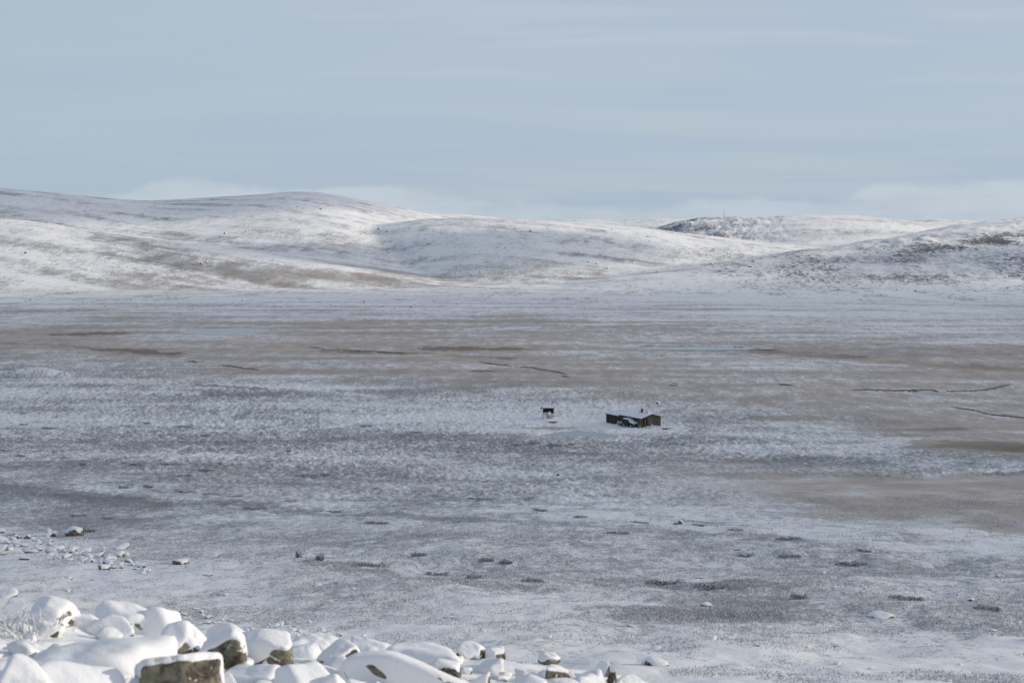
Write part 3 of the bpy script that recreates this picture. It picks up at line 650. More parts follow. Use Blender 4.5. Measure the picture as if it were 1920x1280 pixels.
# foreground boulders: px, base row, width px, height px, depth ratio, rot z, tilt x, tilt y, snow (m), lo, bare, seed, label
def NB(*a): return a
FG = [
 NB(98, 1172, 84, 62, .8, .3, 0, .15, .07, -.15, 0, 11, 'tall snow dome of a boulder at the back left, beside the frosted shrub'),
 NB(137, 1166, 26, 32, 1, .1, 0, 0, .04, .15, .3, 12, 'small snow topped stone with a dark hollow, just right of the tall snow dome'),
 NB(212, 1172, 108, 54, .7, -.1, 0, .18, .08, -.15, 0, 13, 'long snow mound sloping right, behind the stone with a brown triangular face'),
 NB(166, 1176, 60, 34, .9, .2, .1, .1, .06, -.1, 0, 24, 'low rounded snow mound in the gap behind the widest snow slab'),
 NB(212, 1192, 72, 44, .8, .5, .1, -.35, .05, .25, .75, 14, 'wedge stone with a brown triangular right face, behind the widest snow slab'),
 NB(284, 1190, 84, 58, .9, .4, 0, .2, .06, -.1, .1, 15, 'peaked snow covered boulder between the brown triangular stone and the leaning slab'),
 NB(338, 1220, 92, 62, .8, .25, .35, -.25, .045, .22, .5, 16, 'leaning snow slab with a brown right edge, above the large bare faced rock'),
 NB(418, 1192, 92, 30, .8, 0, .1, .1, .06, 0, .2, 17, 'flat snow topped boulder at the skyline of the blocks, behind the blue shaded slab'),
 NB(430, 1258, 78, 88, .6, .35, .55, .2, .05, .1, .2, 18, 'steep blue shaded snow slab right of the large bare faced rock'),
 NB(470, 1218, 14, 42, .6, .2, 0, .12, .01, .75, .9, 19, 'thin upright brown splinter of stone between two snowy slabs'),
 NB(504, 1242, 88, 70, .8, .15, .35, -.12, .05, .1, .5, 20, 'square snow slab with a narrow brown right edge, left of the dark hollow rock'),
 NB(478, 1282, 116, 46, .7, -.15, .1, -.2, .05, .45, .9, 21, 'brown and green faced rock under a thin snow lip, below the blue shaded slab'),
 NB(165, 1262, 300, 84, .5, .1, .12, .05, .09, -.2, 0, 22, 'widest snow slab of the blockfield, a broad blue shaded dome'),
 NB(330, 1318, 168, 104, .6, .10, .04, -.20, .05, .62, 1.1, 23, 'large front rock with a bare lichen covered face under a thick snow lip'),
 NB(28, 1300, 104, 84, .9, .3, 0, .1, .07, .0, .6, 25, 'rounded snow boulder in the bottom left corner with a brown sliver at its right'),
 NB(128, 1318, 170, 90, .8, .5, .1, .42, .08, -.1, .1, 26, 'long snow ridge sloping down to the right beside the bottom left corner boulder'),
 NB(48, 1222, 110, 30, .8, 0, .1, .1, .07, -.1, 0, 28, 'low snow pillow at the left edge under the frosted shrub'),
 NB(250, 1306, 62, 42, .8, .2, .2, 0, .04, .35, .5, 27, 'small half bare stone tucked at the left foot of the large bare faced rock'),
 NB(556, 1306, 104, 74, .9, .4, .1, .1, .07, -.05, .4, 29, 'bulky snow block at the bottom, left of the small snow knob'),
 NB(598, 1262, 26, 26, 1, 0, 0, 0, .05, .1, .3, 30, 'small round snow knob beside the dark hollow rock'),
 NB(618, 1312, 60, 54, .9, .1, .1, 0, .06, -.1, .1, 31, 'square snow cube at the bottom edge, below the dark hollow rock'),
 NB(662, 1318, 52, 50, .9, .5, .1, .2, .06, -.1, .1, 43, 'blue shaded snow lump at the bottom edge, right of the square snow cube'),
 NB(568, 1232, 74, 34, .8, .1, .2, .1, .06, -.05, .2, 32, 'smooth snow cushion left of the dark hollow rock'),
 NB(592, 1200, 100, 22, .9, .1, .1, .1, .06, -.1, .1, 44, 'low snow hump at the skyline behind the dark hollow rock'),
 NB(634, 1258, 84, 68, .8, .9, .1, -.1, .045, .55, 1.0, 33, 'rock with a dark hollow and brown side heading the long diagonal slab'),
 NB(748, 1300, 236, 86, .5, -.18, .1, .36, .035, .05, .1, 34, 'long diagonal slab under thin snow running down right from the dark hollow rock'),
 NB(702, 1216, 110, 30, .9, .1, .1, .15, .07, -.1, .1, 35, 'smooth snow drift over a block behind the long diagonal slab'),
 NB(782, 1248, 150, 52, .7, 0, .15, .12, .06, .1, .8, 36, 'broad snowy slab with a dark slot under it and a small brown right end'),
 NB(838, 1252, 34, 32, .9, .3, 0, -.1, .03, .5, 1.0, 37, 'small brown stone with a snow cap at the right end of the slotted slab'),
 NB(748, 1304, 88, 62, .9, .6, .1, .3, .06, -.05, .2, 38, 'triangular snow lump at the bottom edge in front of the long diagonal slab'),
 NB(704, 1306, 34, 36, .9, .1, .1, 0, .05, .15, .5, 39, 'small snowy stone pressed against the left of the triangular snow lump'),
 NB(884, 1232, 66, 36, .9, .6, 0, .2, .05, .05, .6, 40, 'peaked snow stone on the right skyline of the blocks, lit on its right side'),
 NB(928, 1228, 42, 22, .9, .1, 0, 0, .04, .2, .9, 41, 'flat snow stone with a tiny brown end right of the peaked skyline stone'),
 NB(930, 1268, 260, 40, .8, 0, .1, .08, .07, -.1, .1, 42, 'wide low snow slab in the right part of the blockfield'),
 NB(886, 1296, 50, 44, .9, .2, .1, .1, .05, .15, .7, 45, 'small snow hood with a brown nick at the bottom edge right of the diagonal slab'),
 NB(1030, 1234, 40, 18, .9, .3, 0, .1, .035, .2, .2, 46, 'crumbly snow dusted stone on the skyline near the right end of the blocks'),
 NB(1040, 1278, 44, 38, .8, .4, .1, -.15, .035, .55, 1.0, 47, 'brown faced stone in a snowy cleft near the right end of the blocks'),
 NB(1002, 1302, 92, 48, .9, .3, .1, .15, .06, -.1, .1, 48, 'pointed snow block at the bottom edge, left of the brown cleft stone'),
 NB(1062, 1304, 60, 40, .9, .2, .1, .2, .05, -.05, .2, 49, 'narrow snow ridge at the bottom edge, right of the brown cleft stone'),
 NB(1104, 1300, 84, 44, .9, .4, .1, .2, .05, 0, .3, 50, 'blue shaded snow wedge below the ragged frosted spike'),
 NB(1134, 1270, 30, 38, .8, .2, 0, -.2, .035, .3, .8, 51, 'ragged frosted spike of stone at the right end of the blocks'),
 NB(1148, 1296, 18, 48, .8, .2, .1, 0, .02, .5, .9, 52, 'upright brown stone at the right end of the blocks, under the frosted spike'),
 NB(1190, 1298, 60, 28, .9, .2, .1, .2, .05, 0, .2, 53, 'last low snowy lump at the bottom edge right of the blocks'),
 NB(1270, 1300, 90, 26, .9, .1, .1, .1, .05, -.05, .2, 54, 'isolated low snow hump at the bottom edge right of the blockfield'),
]
for (px, br, w, h, dr, rz, tx, ty, snow, lo, bare, seed, label) in FG:
    x, y, z = at(px, min(br, 1296))
    if br > 1296:
        y = y * (1296 - 430) / (br - 430) * 1.0; x, z = (px - 960) / F * y * 1.01, T1((px - 960) / F * y, y)
    if y > 14: y = 11.5; x = (px - 960) / F * y; z = T1(x, y)
    k = y / F
    sx = w * k / 2; sz = h * k * 0.62; sy = max(sx * dr, .07)
    ms, P = boulder_meshes(sx * 1.0, sy, sz, (tx, ty, rz), seed, snow * 0.6, (-.5 if bare >= .45 else -1.6), (-.2 if bare >= .45 else -1.2), bare=bare * 1.15, expo=(0.3, -0.95, 0.1) if seed in (21, 23, 33, 47, 52) else EXPOSED, block=seed in (20, 21, 23, 34, 36, 33))
    # the stone stands on the line of sight, its foot sunk into the snow and the stones below
    T_ = float(tan_of_row(br - h)); y2 = y + sy * .3
    zb = float((CAM_H - T_ * (y2 + P[:, 1]) - P[:, 2]).min()) - snow * 1.1
    boulder('boulder', (x, y2, zb), ms, label, 'snow covered blocks of the foreground')

FILL = []
for i in range(10):
    s_ = random.Random(900 + i)
    FILL.append(boulder_meshes(s_.uniform(.42, .6), s_.uniform(.35, .6), s_.uniform(.28, .5), (s_.uniform(-.5, .5), s_.uniform(-.5, .5), s_.uniform(-.8, .8)), 950 + i, .05, (-.5 if i in (2, 7) else -1.6), (-.2 if i in (2, 7) else -1.2), sub=4, bare=.6 if i in (2, 7) else .1, expo=EXPOSED)[0])
fr_ = random.Random(31)
for i in range(75):
    px = fr_.uniform(-10, 1200); c_ = float(np.interp(px, CREST[0], CREST[1])); row = c_ + 14 + (1292 - c_ - 14) * fr_.random() ** .8
    x, y, z = at(px, row)
    if y > 14: y = 11.3; x = (px - 960) / F * y; z = T1(x, y)
    k = fr_.choice((20, 26, 32, 40, 52)) * y / F
    o = boulder('boulder', (x, y, z + k * fr_.uniform(-.12, .16)), FILL[i % 10], 'small snowy block wedged among the larger foreground blocks', 'small blocks wedged in the foreground')
    o.scale = (k, k, k * fr_.uniform(.7, 1.1)); o.rotation_euler = (0, 0, fr_.uniform(-.6, .6))

# stone variants copied over the slope
VAR = []
for i in range(9):
    s = random.Random(300 + i)
    ms, P = boulder_meshes(s.uniform(.4, .62), s.uniform(.35, .6), s.uniform(.22, .45), (s.uniform(-.3, .3), s.uniform(-.3, .3), s.uniform(0, 3)), 400 + i, .07, -.25, .1, sub=3, bare=.75)
    VAR.append(ms)
def stone(px, row, wpx, label, group, r, cat='stone', name='stone', flat=1.0, var=None, sink=.02):
    x, y, z = at(px, row); k = wpx * y / F
    if group is None and row > 1020: flat = .6
    ms = VAR[r.randrange(9) if var is None else var]
    o = boulder(name, (x, y, z + sink * k * 0.8), ms, label, group, cat); o.scale = (k, k, k * flat); o.rotation_euler = (0, 0, r.uniform(0, 6.28))
    return o
r = random.Random(21)
n = 0
while n < 150:        # scree tongue
    t = r.random(); px = -20 + 300 * t; row = 1004 + 66 * t + r.gauss(0, 13) * (1.1 - .7 * t)
    stone(px, row, r.choice((7, 8, 9, 10, 12, 14, 18)), 'small snow capped stone in the scree patch on the left slope', 'stones of the scree patch', r, flat=r.uniform(.7, 1.2)); n += 1
n = 0
while n < 80:
    px = r.uniform(270, 690); c = 1150 + (px - 270) * .11
    stone(px, c + r.gauss(0, 8), r.choice((6, 8, 10, 13)), 'small snowy stone in the rubble line just beyond the foreground blocks', 'stones of the rubble line', r, flat=r.uniform(.6, 1.0)); n += 1
for (px, row, w, lab, cat) in [
 (138, 1003, 36, 'angular snow topped boulder with a bare olive right side above the scree', 'boulder'),
 (4, 1013, 18, 'olive brown boulder at the left edge above the scree', 'boulder'), (234, 1040, 20, 'rounded olive brown stone right of the scree, beside a blue shadow', 'boulder'),
 (228, 1028, 24, 'snow crusted flat stone just above the rounded olive brown stone', 'boulder'), (127, 1108, 14, 'small olive stone lying alone below the scree', 'stone'),
 (12, 1118, 60, 'flat snow topped slab with a brown underside at the left edge', 'boulder'), (398, 1044, 22, 'bright snow hump of a stone on the slope right of the scree', 'stone'),
 (341, 1056, 30, 'low snow covered slab on the slope right of the scree', 'boulder'), (425, 1116, 14, 'brown pointed stone on the slope above the foreground blocks', 'stone'),
 (578, 1128, 9, 'tiny black stone on the slope above the foreground blocks', 'stone'), (595, 1098, 18, 'dark low stone in a cluster of snowy stones', 'stone'),
 (390, 1079, 14, 'olive stone among small snow lumps right of the scree', 'stone'), (1028, 1196, 18, 'brown stone with a snowy left side standing alone on the lower slope', 'stone'),
 (1230, 1246, 52, 'flat mossy brown stone with a snow rim on the lower right slope', 'boulder'), (1336, 1198, 18, 'small stone with a bare brown right side on the lower right slope', 'stone'),
 (1325, 1136, 24, 'bright snow covered mound of a stone on the right slope', 'boulder'), (1276, 980, 14, 'dark upright stone on the heath below the cabins', 'stone'),
 (1650, 1156, 40, 'dark flat stone with snow on its left on the right slope', 'boulder'), (1228, 1216, 22, 'small snow hump above the flat mossy brown stone', 'stone'),
 (1570, 1244, 14, 'tiny snow stone at the bottom of the right slope', 'stone'), (1470, 1268, 14, 'small dark speckled stone near the bottom edge on the right', 'stone'),
 (1125, 1102, 7, 'tiny dark stone in the grey heath right of the centre', 'stone'), (505, 1005, 8, 'small dark stone on the grey heath left of the centre', 'stone'),
 (1042, 891, 12, 'dark upright stone on the snowy tussocks below the pond', 'stone'), (1233, 757, 11, 'dark stone on the tussocks behind the larger cabin', 'stone'),
 (1380, 1030, 12, 'small pale stone on the heath below the brown bog', 'stone'), (1860, 1182, 16, 'small snow stone near the right edge of the slope', 'stone')]:
    stone(px, row, w, lab, None, r, cat, 'boulder' if cat == 'boulder' else 'stone', var={138: 1, 12: 3}.get(px))
for k in range(75):
    px = r.uniform(20, 1900); row = r.uniform(1060, 1262)
    if px < 1150 and row > 1110 + px * .09: continue
    stone(px, row, r.choice((5, 6, 7, 9, 12)), 'small snow covered stone scattered on the near slope', 'stones scattered on the near slope', r, flat=.75)
for k in range(110):          # boulders on the hills
    if k < 45: px, row = r.uniform(1280, 1915), r.uniform(440, 560)
    elif k < 80: px, row = r.uniform(650, 1250), r.uniform(415, 520)
    else: px, row = r.uniform(0, 640), r.uniform(380, 500)
    if k % 4 == 0: px, row = r.uniform(0, 900), r.uniform(560, 580)
    stone(px, row, r.choice((2.5, 3, 3.5, 5)), 'dark far boulder dusted with snow on the hillsides beyond the bog', 'far boulders on the hillsides', r, 'boulder', 'boulder', sink=.2)

# ------------------------------------------------------------------ dwarf willow and heath
def bush_mesh(seed, n=900, lx=1.0, ly=.6, lz=.35):
    rs = np.random.RandomState(seed); V = []; Fs = []
    lobes = [(rs.uniform(-.75, .75) * lx, rs.uniform(-.5, .5) * ly, rs.uniform(.12, .45), rs.uniform(.35, 1)) for _ in range(14)]
    for i in range(n):
        a, b, rr, hh = lobes[rs.randint(14)]
        x = a + rs.normal(0, .45) * rr; y = b + rs.normal(0, .45) * rr * .7; h = lz * hh * rs.uniform(.05, 1.0) * max(.15, 1 - ((x - a) / rr) ** 2 * .5)
        s = rs.uniform(.02, .05); th = rs.uniform(0, 6.28); c, d = math.cos(th) * s, math.sin(th) * s; up = rs.uniform(.03, .09)
        k = len(V); V += [(x - c, y - d, h), (x + c, y + d, h + rs.uniform(-.02, .02)), (x + c * .4 + rs.uniform(-.03, .03), y + d * .4, h + up)]; Fs.append((k, k + 1, k + 2))
    me = bpy.data.meshes.new('twigs'); me.from_pydata(V, [], Fs); return me
def stem_mesh(seed, lz=.35):
    rs = random.Random(seed); m = MB()
    for k in range(9):
        x, y = rs.uniform(-.8, .8), rs.uniform(-.35, .35)
        m.tube([(x * .7, y * .7, -.06), (x * .9, y * .9, lz * .3), (x * 1.05, y * 1.05, lz * rs.uniform(.5, .8))], .012, .004, 5)
    me = bpy.data.meshes.new('stem'); m.b.to_mesh(me); m.b.free(); return me
BV = [(bush_mesh(50 + i), stem_mesh(60 + i)) for i in range(6)]
BUSHES = [
 (40, 776, 22, 0), (105, 783, 13, 0), (38, 855, 16, 1), (12, 846, 24, 0), (98, 849, 30, 0), (45, 797, 20, 0), (90, 805, 40, 0), (275, 795, 18, 1), (345, 801, 42, 0), (385, 818, 26, 0), (38, 856, 30, 0),
 (155, 871, 20, 0), (253, 872, 28, 1), (320, 872, 44, 0), (413, 870, 10, 1), (385, 883, 40, 0), (232, 915, 24, 0), (278, 914, 26, 1), (345, 923, 52, 2), (395, 927, 40, 1), (480, 955, 60, 2), (540, 847, 18, 1),
 (610, 892, 26, 1), (578, 893, 50, 0), (340, 893, 50, 0), (545, 940, 30, 0), (440, 931, 40, 0), (705, 982, 64, 2), (785, 1042, 40, 2), (560, 1045, 16, 3), (600, 1050, 22, 3), (912, 1052, 40, 2), (950, 1056, 34, 2),
 (1012, 958, 42, 2), (900, 936, 60, 1), (985, 936, 50, 1), (1090, 970, 40, 1), (700, 1062, 70, 2), (820, 1078, 60, 1), (890, 1084, 40, 1), (148, 968, 42, 2), (200, 973, 36, 2), (160, 996, 56, 2),
 (1000, 832, 34, 1), (1040, 836, 42, 2), (1072, 834, 20, 1), (968, 836, 30, 0), (690, 800, 50, 0), (780, 812, 30, 0), (1200, 981, 50, 1), (1270, 983, 22, 1), (1310, 986, 30, 1), (1380, 995, 40, 1), (1480, 1011, 70, 1), (1620, 1035, 40, 1),
 (1600, 1060, 90, 2), (1400, 1043, 50, 1), (1480, 1044, 60, 1), (1250, 1096, 90, 2), (1340, 1104, 90, 2), (1500, 1122, 40, 2), (1700, 1125, 90, 1), (1850, 1142, 70, 1), (620, 960, 60, 1), (1160, 1000, 60, 1), (1000, 1090, 60, 1)]
def where(px, row):
    """the nearest thing one can find on the picture"""
    L = [(1085, 815, 'the pond in front of the cabins'), (1200, 800, 'the larger cabin'), (1028, 780, 'the small stone based hut'), (138, 1000, 'the angular boulder above the scree'), (240, 1040, 'the rounded olive stone'),
         (60, 705, 'the low snow knoll on the left'), (1500, 940, 'the brown bog on the right'), (425, 620, 'the far left pond'), (620, 800, 'the pale vehicle track'), (785, 1042, 'the grey heath above the blocks'), (1276, 980, 'the dark upright heath stone'), (1325, 1136, 'the bright snow mound')]
    b = min(L, key=lambda q: math.hypot((px - q[0]), (row - q[1]) * 2.2)); dx, dy = px - b[0], row - b[1]
    side = 'right of' if dx > abs(dy) * 1.2 else 'left of' if -dx > abs(dy) * 1.2 else 'below' if dy > 0 else 'above'
    return side, b[2]
seen = {}
SZ = {0: 'flat dark', 1: 'low grey green', 2: 'thick speckled', 3: 'upright bristly'}
bl = []
for (px, row, w, kd) in BUSHES:
    sd, ref = where(px, row); bl.append([px, row, w, kd, f'{SZ[kd]} dwarf willow thicket {sd} {ref}'])
cnt = {}
for b in bl: cnt.setdefault(b[4], []).append(b)
for k, v in cnt.items():
    if len(v) > 1:
        v.sort(key=lambda b: b[0] + b[1] * .001); m_ = len(v)
        nm = ['leftmost', 'rightmost'] if m_ == 2 else ['leftmost'] + [['second', 'third', 'fourth', 'fifth', 'sixth', 'seventh'][i] + ' from left' for i in range(m_ - 2)] + ['rightmost']
        for i, b in enumerate(v): b[4] = f'{nm[i]} {k}'
r = random.Random(77)
for px, row, w, kd, lab in bl:
    x, y, z = at(px, row); k = w * y / F / 2.2
    root = empty('willow_bush', (x, y, z - .04)); tag(root, lab, 'bush', 'dwarf willow thickets')
    tw, st = BV[r.randrange(6)]
    link('twigs', tw, M_BUSH, root); link('stem', st, M_BUSH, root)
    hz = (0.55, 0.6, 0.75, 1.3)[kd] * (1.0 if y < 170 else 1.8)
    root.scale = (k, max(k * .9, .8), hz * (1 if y < 300 else 1.2)); root.rotation_euler = (0, 0, r.uniform(-.15, .15))
# heather stems through the thin snow on the near slope
rs = np.random.RandomState(3)
nT = 150000
dd_ = np.exp(rs.uniform(math.log(29), math.log(170), nT * 3)); uu_ = rs.uniform(-.40, .40, nT * 3)
X = uu_ * dd_; Y = dd_
cvr = cover(X, Y, base_z(X, Y)); nzz = fbm(X / 2.2, Y / 2.8, 3, 201)
keep = (cvr[:, 0] + nzz * 1.6 + rs.uniform(-.35, .35, len(X))) < 0.60 * (1 - 1.0 * sst(Y, 90, 165)) * (1 - cvr[:, 1])
X, Y = X[keep][:nT], Y[keep][:nT]; Z = terrain(X, Y); nn_ = len(X)
B = 3; th = rs.uniform(0, 6.28, (nn_, B)); h = rs.uniform(.02, .065, (nn_, B)) * (1 + Y[:, None] / 150); wd = h * .10 + .004 + Y[:, None] * .0001
ox = rs.normal(0, .06, (nn_, B)); oy = rs.normal(0, .06, (nn_, B)); lx = rs.normal(0, .05, (nn_, B)); ly = rs.normal(0, .05, (nn_, B))
bx = X[:, None] + ox; by = Y[:, None] + oy; bz = np.repeat(Z[:, None] - .02, B, 1)
v0 = np.stack([bx - np.cos(th) * wd, by - np.sin(th) * wd, bz], -1); v1 = np.stack([bx + np.cos(th) * wd, by + np.sin(th) * wd, bz], -1)
v2 = np.stack([bx + lx + np.cos(th) * wd * .4, by + ly, bz + h], -1)
V = np.stack([v0, v1, v2], 2).reshape(-1, 3).astype(np.float32)
me = bpy.data.meshes.new('heather'); me.vertices.add(len(V)); me.vertices.foreach_set('co', V.ravel())
me.loops.add(len(V)); me.loops.foreach_set('vertex_index', np.arange(len(V), dtype=np.int32)); me.polygons.add(len(V) // 3)
me.polygons.foreach_set('loop_start', np.arange(0, len(V), 3, dtype=np.int32)); me.update(calc_edges=True)
tag(link('heather', me, M_HEATH), 'short frosted heather stems through thin snow on the slope', 'heather', kind='stuff')

# frosted shrub among the foreground blocks
def shrub(px, row, wpx, hpx, n, seed, label):
    x, y, z = at(px, row); y = min(y, 11.2); x = (px - 960) / F * y * 1.0; z = CAM_H - float(tan_of_row(row)) * y; k = y / F
    rs_ = random.Random(seed); root = empty('frosted_shrub', (x, y, z)); tag(root, label, 'shrub')
    wd_, ht = wpx * k / 2, hpx * k
    def twig(p, d, ln, rad, lvl, out):
        pts = [p]
        for i in range(4):
            d = (d + Vector((rs_.gauss(0, .25), rs_.gauss(0, .25), rs_.gauss(0, .18)))).normalized(); p = p + d * ln / 4; pts.append(p)
            if lvl < 2 and i > 0 and rs_.random() < .8:
                twig(p, (d + Vector((rs_.gauss(0, .7), rs_.gauss(0, .7), rs_.gauss(.1, .4)))).normalized(), ln * .55, rad * .6, lvl + 1, out)
        out.tube(pts, rad, rad * .5, 5)
        fr.tube([q + Vector((0, 0, rad * .9)) for q in pts], rad * 1.25, rad * .9, 5)
    br = MB(); fr = MB()
    for k_ in range(n):
        a = rs_.uniform(-1, 1)
        twig(Vector((a * wd_ * .8, rs_.uniform(-.12, .12), -.05)), Vector((a * .6 + rs_.gauss(0, .4), rs_.gauss(0, .4), .8)).normalized(), ht * rs_.uniform(.7, 1.2), .0035, 0, br)
    br.build('branches', M_TRIM, root, True); fr.build('frost', M_S, root, True)
shrub(22, 1196, 110, 58, 26, 3, 'frosted twiggy shrub at the left edge among the foreground blocks')
shrub(165, 1182, 84, 24, 14, 4, 'low frosted twigs between the tall snow dome and the wedge stone')

# ------------------------------------------------------------------ the cabins
def gable(root, Wd, L, hw, rise, oh=.32, wm=M_WD):
    pass
PHI = math.radians(33)
# larger cabin
x, y, z = at(1203, 801.5); z0 = z
cab = empty('log_cabin', (x, y, z0), PHI); tag(cab, 'larger dark plank cabin with a snowy gable roof and black chimney', 'cabin')
Wd, L, HW, RI = 5.9, 8.4, 2.2, .80
w = MB()
w.box(0, .12, 0, L, -.5, HW)                                    # long wall to the left
w.box(Wd - .12, Wd, 0, L, -.5, HW); w.box(.12, Wd - .12, L - .12, L, -.5, HW)
w.box(.12, .45, 0, .12, -.5, HW); w.box(1.75, 2.35, 0, .12, -.5, HW); w.box(3.2, Wd - .12, 0, .12, -.5, HW)
w.box(2.35, 3.2, 0, .12, -.5, .95); w.box(2.35, 3.2, 0, .12, 1.85, HW)     # under and over the window
w.box(1.75, 1.87, .12, 1.5, -.5, HW); w.box(.12, 1.87, 1.5, 1.62, -.5, HW)  # porch recess
for yy0, yy1 in ((0, .12), (L - .12, L)):
    w.prism([(0, HW), (Wd, HW), (Wd / 2, HW + RI)], yy0, yy1)
w.build('wall', M_WD, cab)
def roof(root, Wd, L, HW, RI, oh, snow=.10, oy=.35):
    k = RI / (Wd / 2); th = .12
    e0 = (-oh, HW - oh * k); e1 = (Wd + oh, HW - oh * k); r0 = (Wd / 2, HW + RI)
    m = MB(); m.prism([(e0[0], e0[1] + .02), (r0[0], r0[1] + .02), (e1[0], e1[1] + .02), (e1[0], e1[1] + th), (r0[0], r0[1] + th), (e0[0], e0[1] + th)], -oy, L + oy)
    ro = m.build('roof', M_TRIM, root)
    m = MB(); t = th + .004
    for a, b in ((e0, r0), (r0, e1)):
        m.prism([(a[0] + (.03 if a is e0 else 0), a[1] + t), (b[0] - (.03 if b is e1 else 0), b[1] + t), (b[0] - (.05 if b is e1 else 0), b[1] + t + snow), (a[0] + (.05 if a is e0 else 0), a[1] + t + snow)], -oy + .03, L + oy - .03)
    s = m.build('roof_snow', M_ROOFSNOW, root)
    return ro
roof(cab, Wd, L, HW, RI, .42)
def window(root, x0, x1, y0, y1, z0, z1, axis):
    m = MB(); f = .06
    if axis == 'g':     # in the gable, facing -y
        for b in ((x0, x1, z0, z0 + f), (x0, x1, z1 - f, z1), (x0, x0 + f, z0 + f, z1 - f), (x1 - f, x1, z0 + f, z1 - f), ((x0 + x1) / 2 - .02, (x0 + x1) / 2 + .02, z0 + f, z1 - f)): m.box(b[0], b[1], y0 - .04, y0 + .08, b[2], b[3])
        o = m.build('window', M_PALE, root); g = MB(); g.box(x0 + f, x1 - f, y0 + .03, y0 + .05, z0 + f, z1 - f); g.build('pane', M_GLASS, o)
    else:               # in the long wall, facing -x
        for b in ((y0, y1, z0, z0 + f), (y0, y1, z1 - f, z1), (y0, y0 + f, z0 + f, z1 - f), (y1 - f, y1, z0 + f, z1 - f)): m.box(x0 - .05, x0 - .005, b[0], b[1], b[2], b[3])
        o = m.build('window', M_TRIM, root); g = MB(); g.box(x0 - .03, x0 - .008, y0 + f, y1 - f, z0 + f, z1 - f); g.build('pane', M_GLASS, o)
window(cab, 2.35, 3.2, 0, 0, .95, 1.85, 'g'); window(cab, 0, 0, 2.2, 3.1, 1.0, 1.75, 'l'); window(cab, 0, 0, 5.0, 5.9, 1.0, 1.75, 'l')
d = MB(); d.box(.75, 1.5, 1.44, 1.495, 0, 1.95, .01); do = d.build('door', M_WB, cab); d = MB(); d.tube([(.82, 1.42, 1.0), (.82, 1.37, 1.0), (.92, 1.37, 1.0)], .015); d.build('handle', M_ZINC, do)
d = MB(); d.box(1.05, 1.15, .0, .1, -.3, HW - .02); d.build('porch_post', M_PALE, cab)
d = MB()
for k in range(9): d.box(.5 + k * .43, .9 + k * .43, -1.25, -.03, .10, .17)
d.box(.5, 4.35, -1.22, -1.12, -.3, .10); d.box(.5, 4.35, -.2, -.1, -.3, .10)
dk = d.build('deck', M_PALE, cab); d = MB(); d.box(.55, 4.30, -1.2, -.08, .172, .24, .03); d.build('deck_snow', M_ROOFSNOW, dk)
d = MB(); d.box(2.62, 3.0, 3.2, 3.58, HW + RI - .35, HW + RI + .95, .02); d.box(2.58, 3.04, 3.16, 3.62, HW + RI + .95, HW + RI + 1.03, .01); ch = d.build('chimney', M_IRON, cab)
d = MB(); d.tube([(2.35, 3.6, HW + RI - .3), (2.35, 3.6, HW + RI + .42)], .07); d.tube([(2.35, 3.6, HW + RI + .42), (2.35, 3.6, HW + RI + .5)], .11); d.build('stove_pipe', M_IRON, cab)
d = MB(); d.prism([(2.9, HW + RI - .3), (4.5, HW + RI - .42), (4.5, HW + RI - .25), (2.9, HW + RI + .62)], 1.3, 2.3); rh = d.build('dormer', M_TRIM, cab)
d = MB(); d.prism([(2.86, HW + RI + .30), (4.56, HW + RI - .45), (4.60, HW + RI - .10), (2.84, HW + RI + .85)], 1.12, 2.38); d.build('snow_cover', M_ROOFSNOW, rh)
# box on the deck and box at the corner
bx_ = empty('pale_crate', cab.matrix_basis @ Vector((2.5, -.75, .24)), PHI); tag(bx_, 'pale snowy crate standing on the deck of the larger cabin', 'crate')
d = MB(); d.box(-.3, .3, -.2, .2, 0, .34, .02); d.build('body', M_PALE, bx_); d = MB(); d.box(-.32, .32, -.22, .22, .342, .40, .02); d.build('lid', M_ROOFSNOW, bx_)
cp = cab.matrix_basis @ Vector((-.55, .15, 0)); bx2 = empty('storage_box', (cp.x, cp.y, T1(cp.x, cp.y)), PHI); tag(bx2, 'dark olive box leaning at the front corner of the larger cabin', 'box')
d = MB(); d.box(-.42, .42, -.3, .3, -.05, 1.15, .04); d.build('body', M_OLIVE, bx2); d = MB(); d.box(-.46, .46, -.34, .34, 1.152, 1.2, .01); d.build('lid', M_TRIM, bx2)
d = MB(); d.tube([(-.05, -.32, .32), (-.05, -.35, .32)], .14, .14, 14); d.build('round_plate', M_LAMP, bx2)
lm = empty('wall_lamp', cab.matrix_basis @ Vector((-.02, .35, 1.65)), PHI); tag(lm, 'small pale wall lamp high on the corner of the larger cabin', 'lamp')
d = MB(); d.box(-.08, 0, -.08, .08, -.16, .16, .02); d.build('body', M_ZINC, lm); d = MB(); d.tube([(-.082, 0, -.12), (-.17, 0, -.12), (-.17, 0, .1), (-.082, 0, .1)], .05); d.build('lamp_glass', M_LAMP, lm)
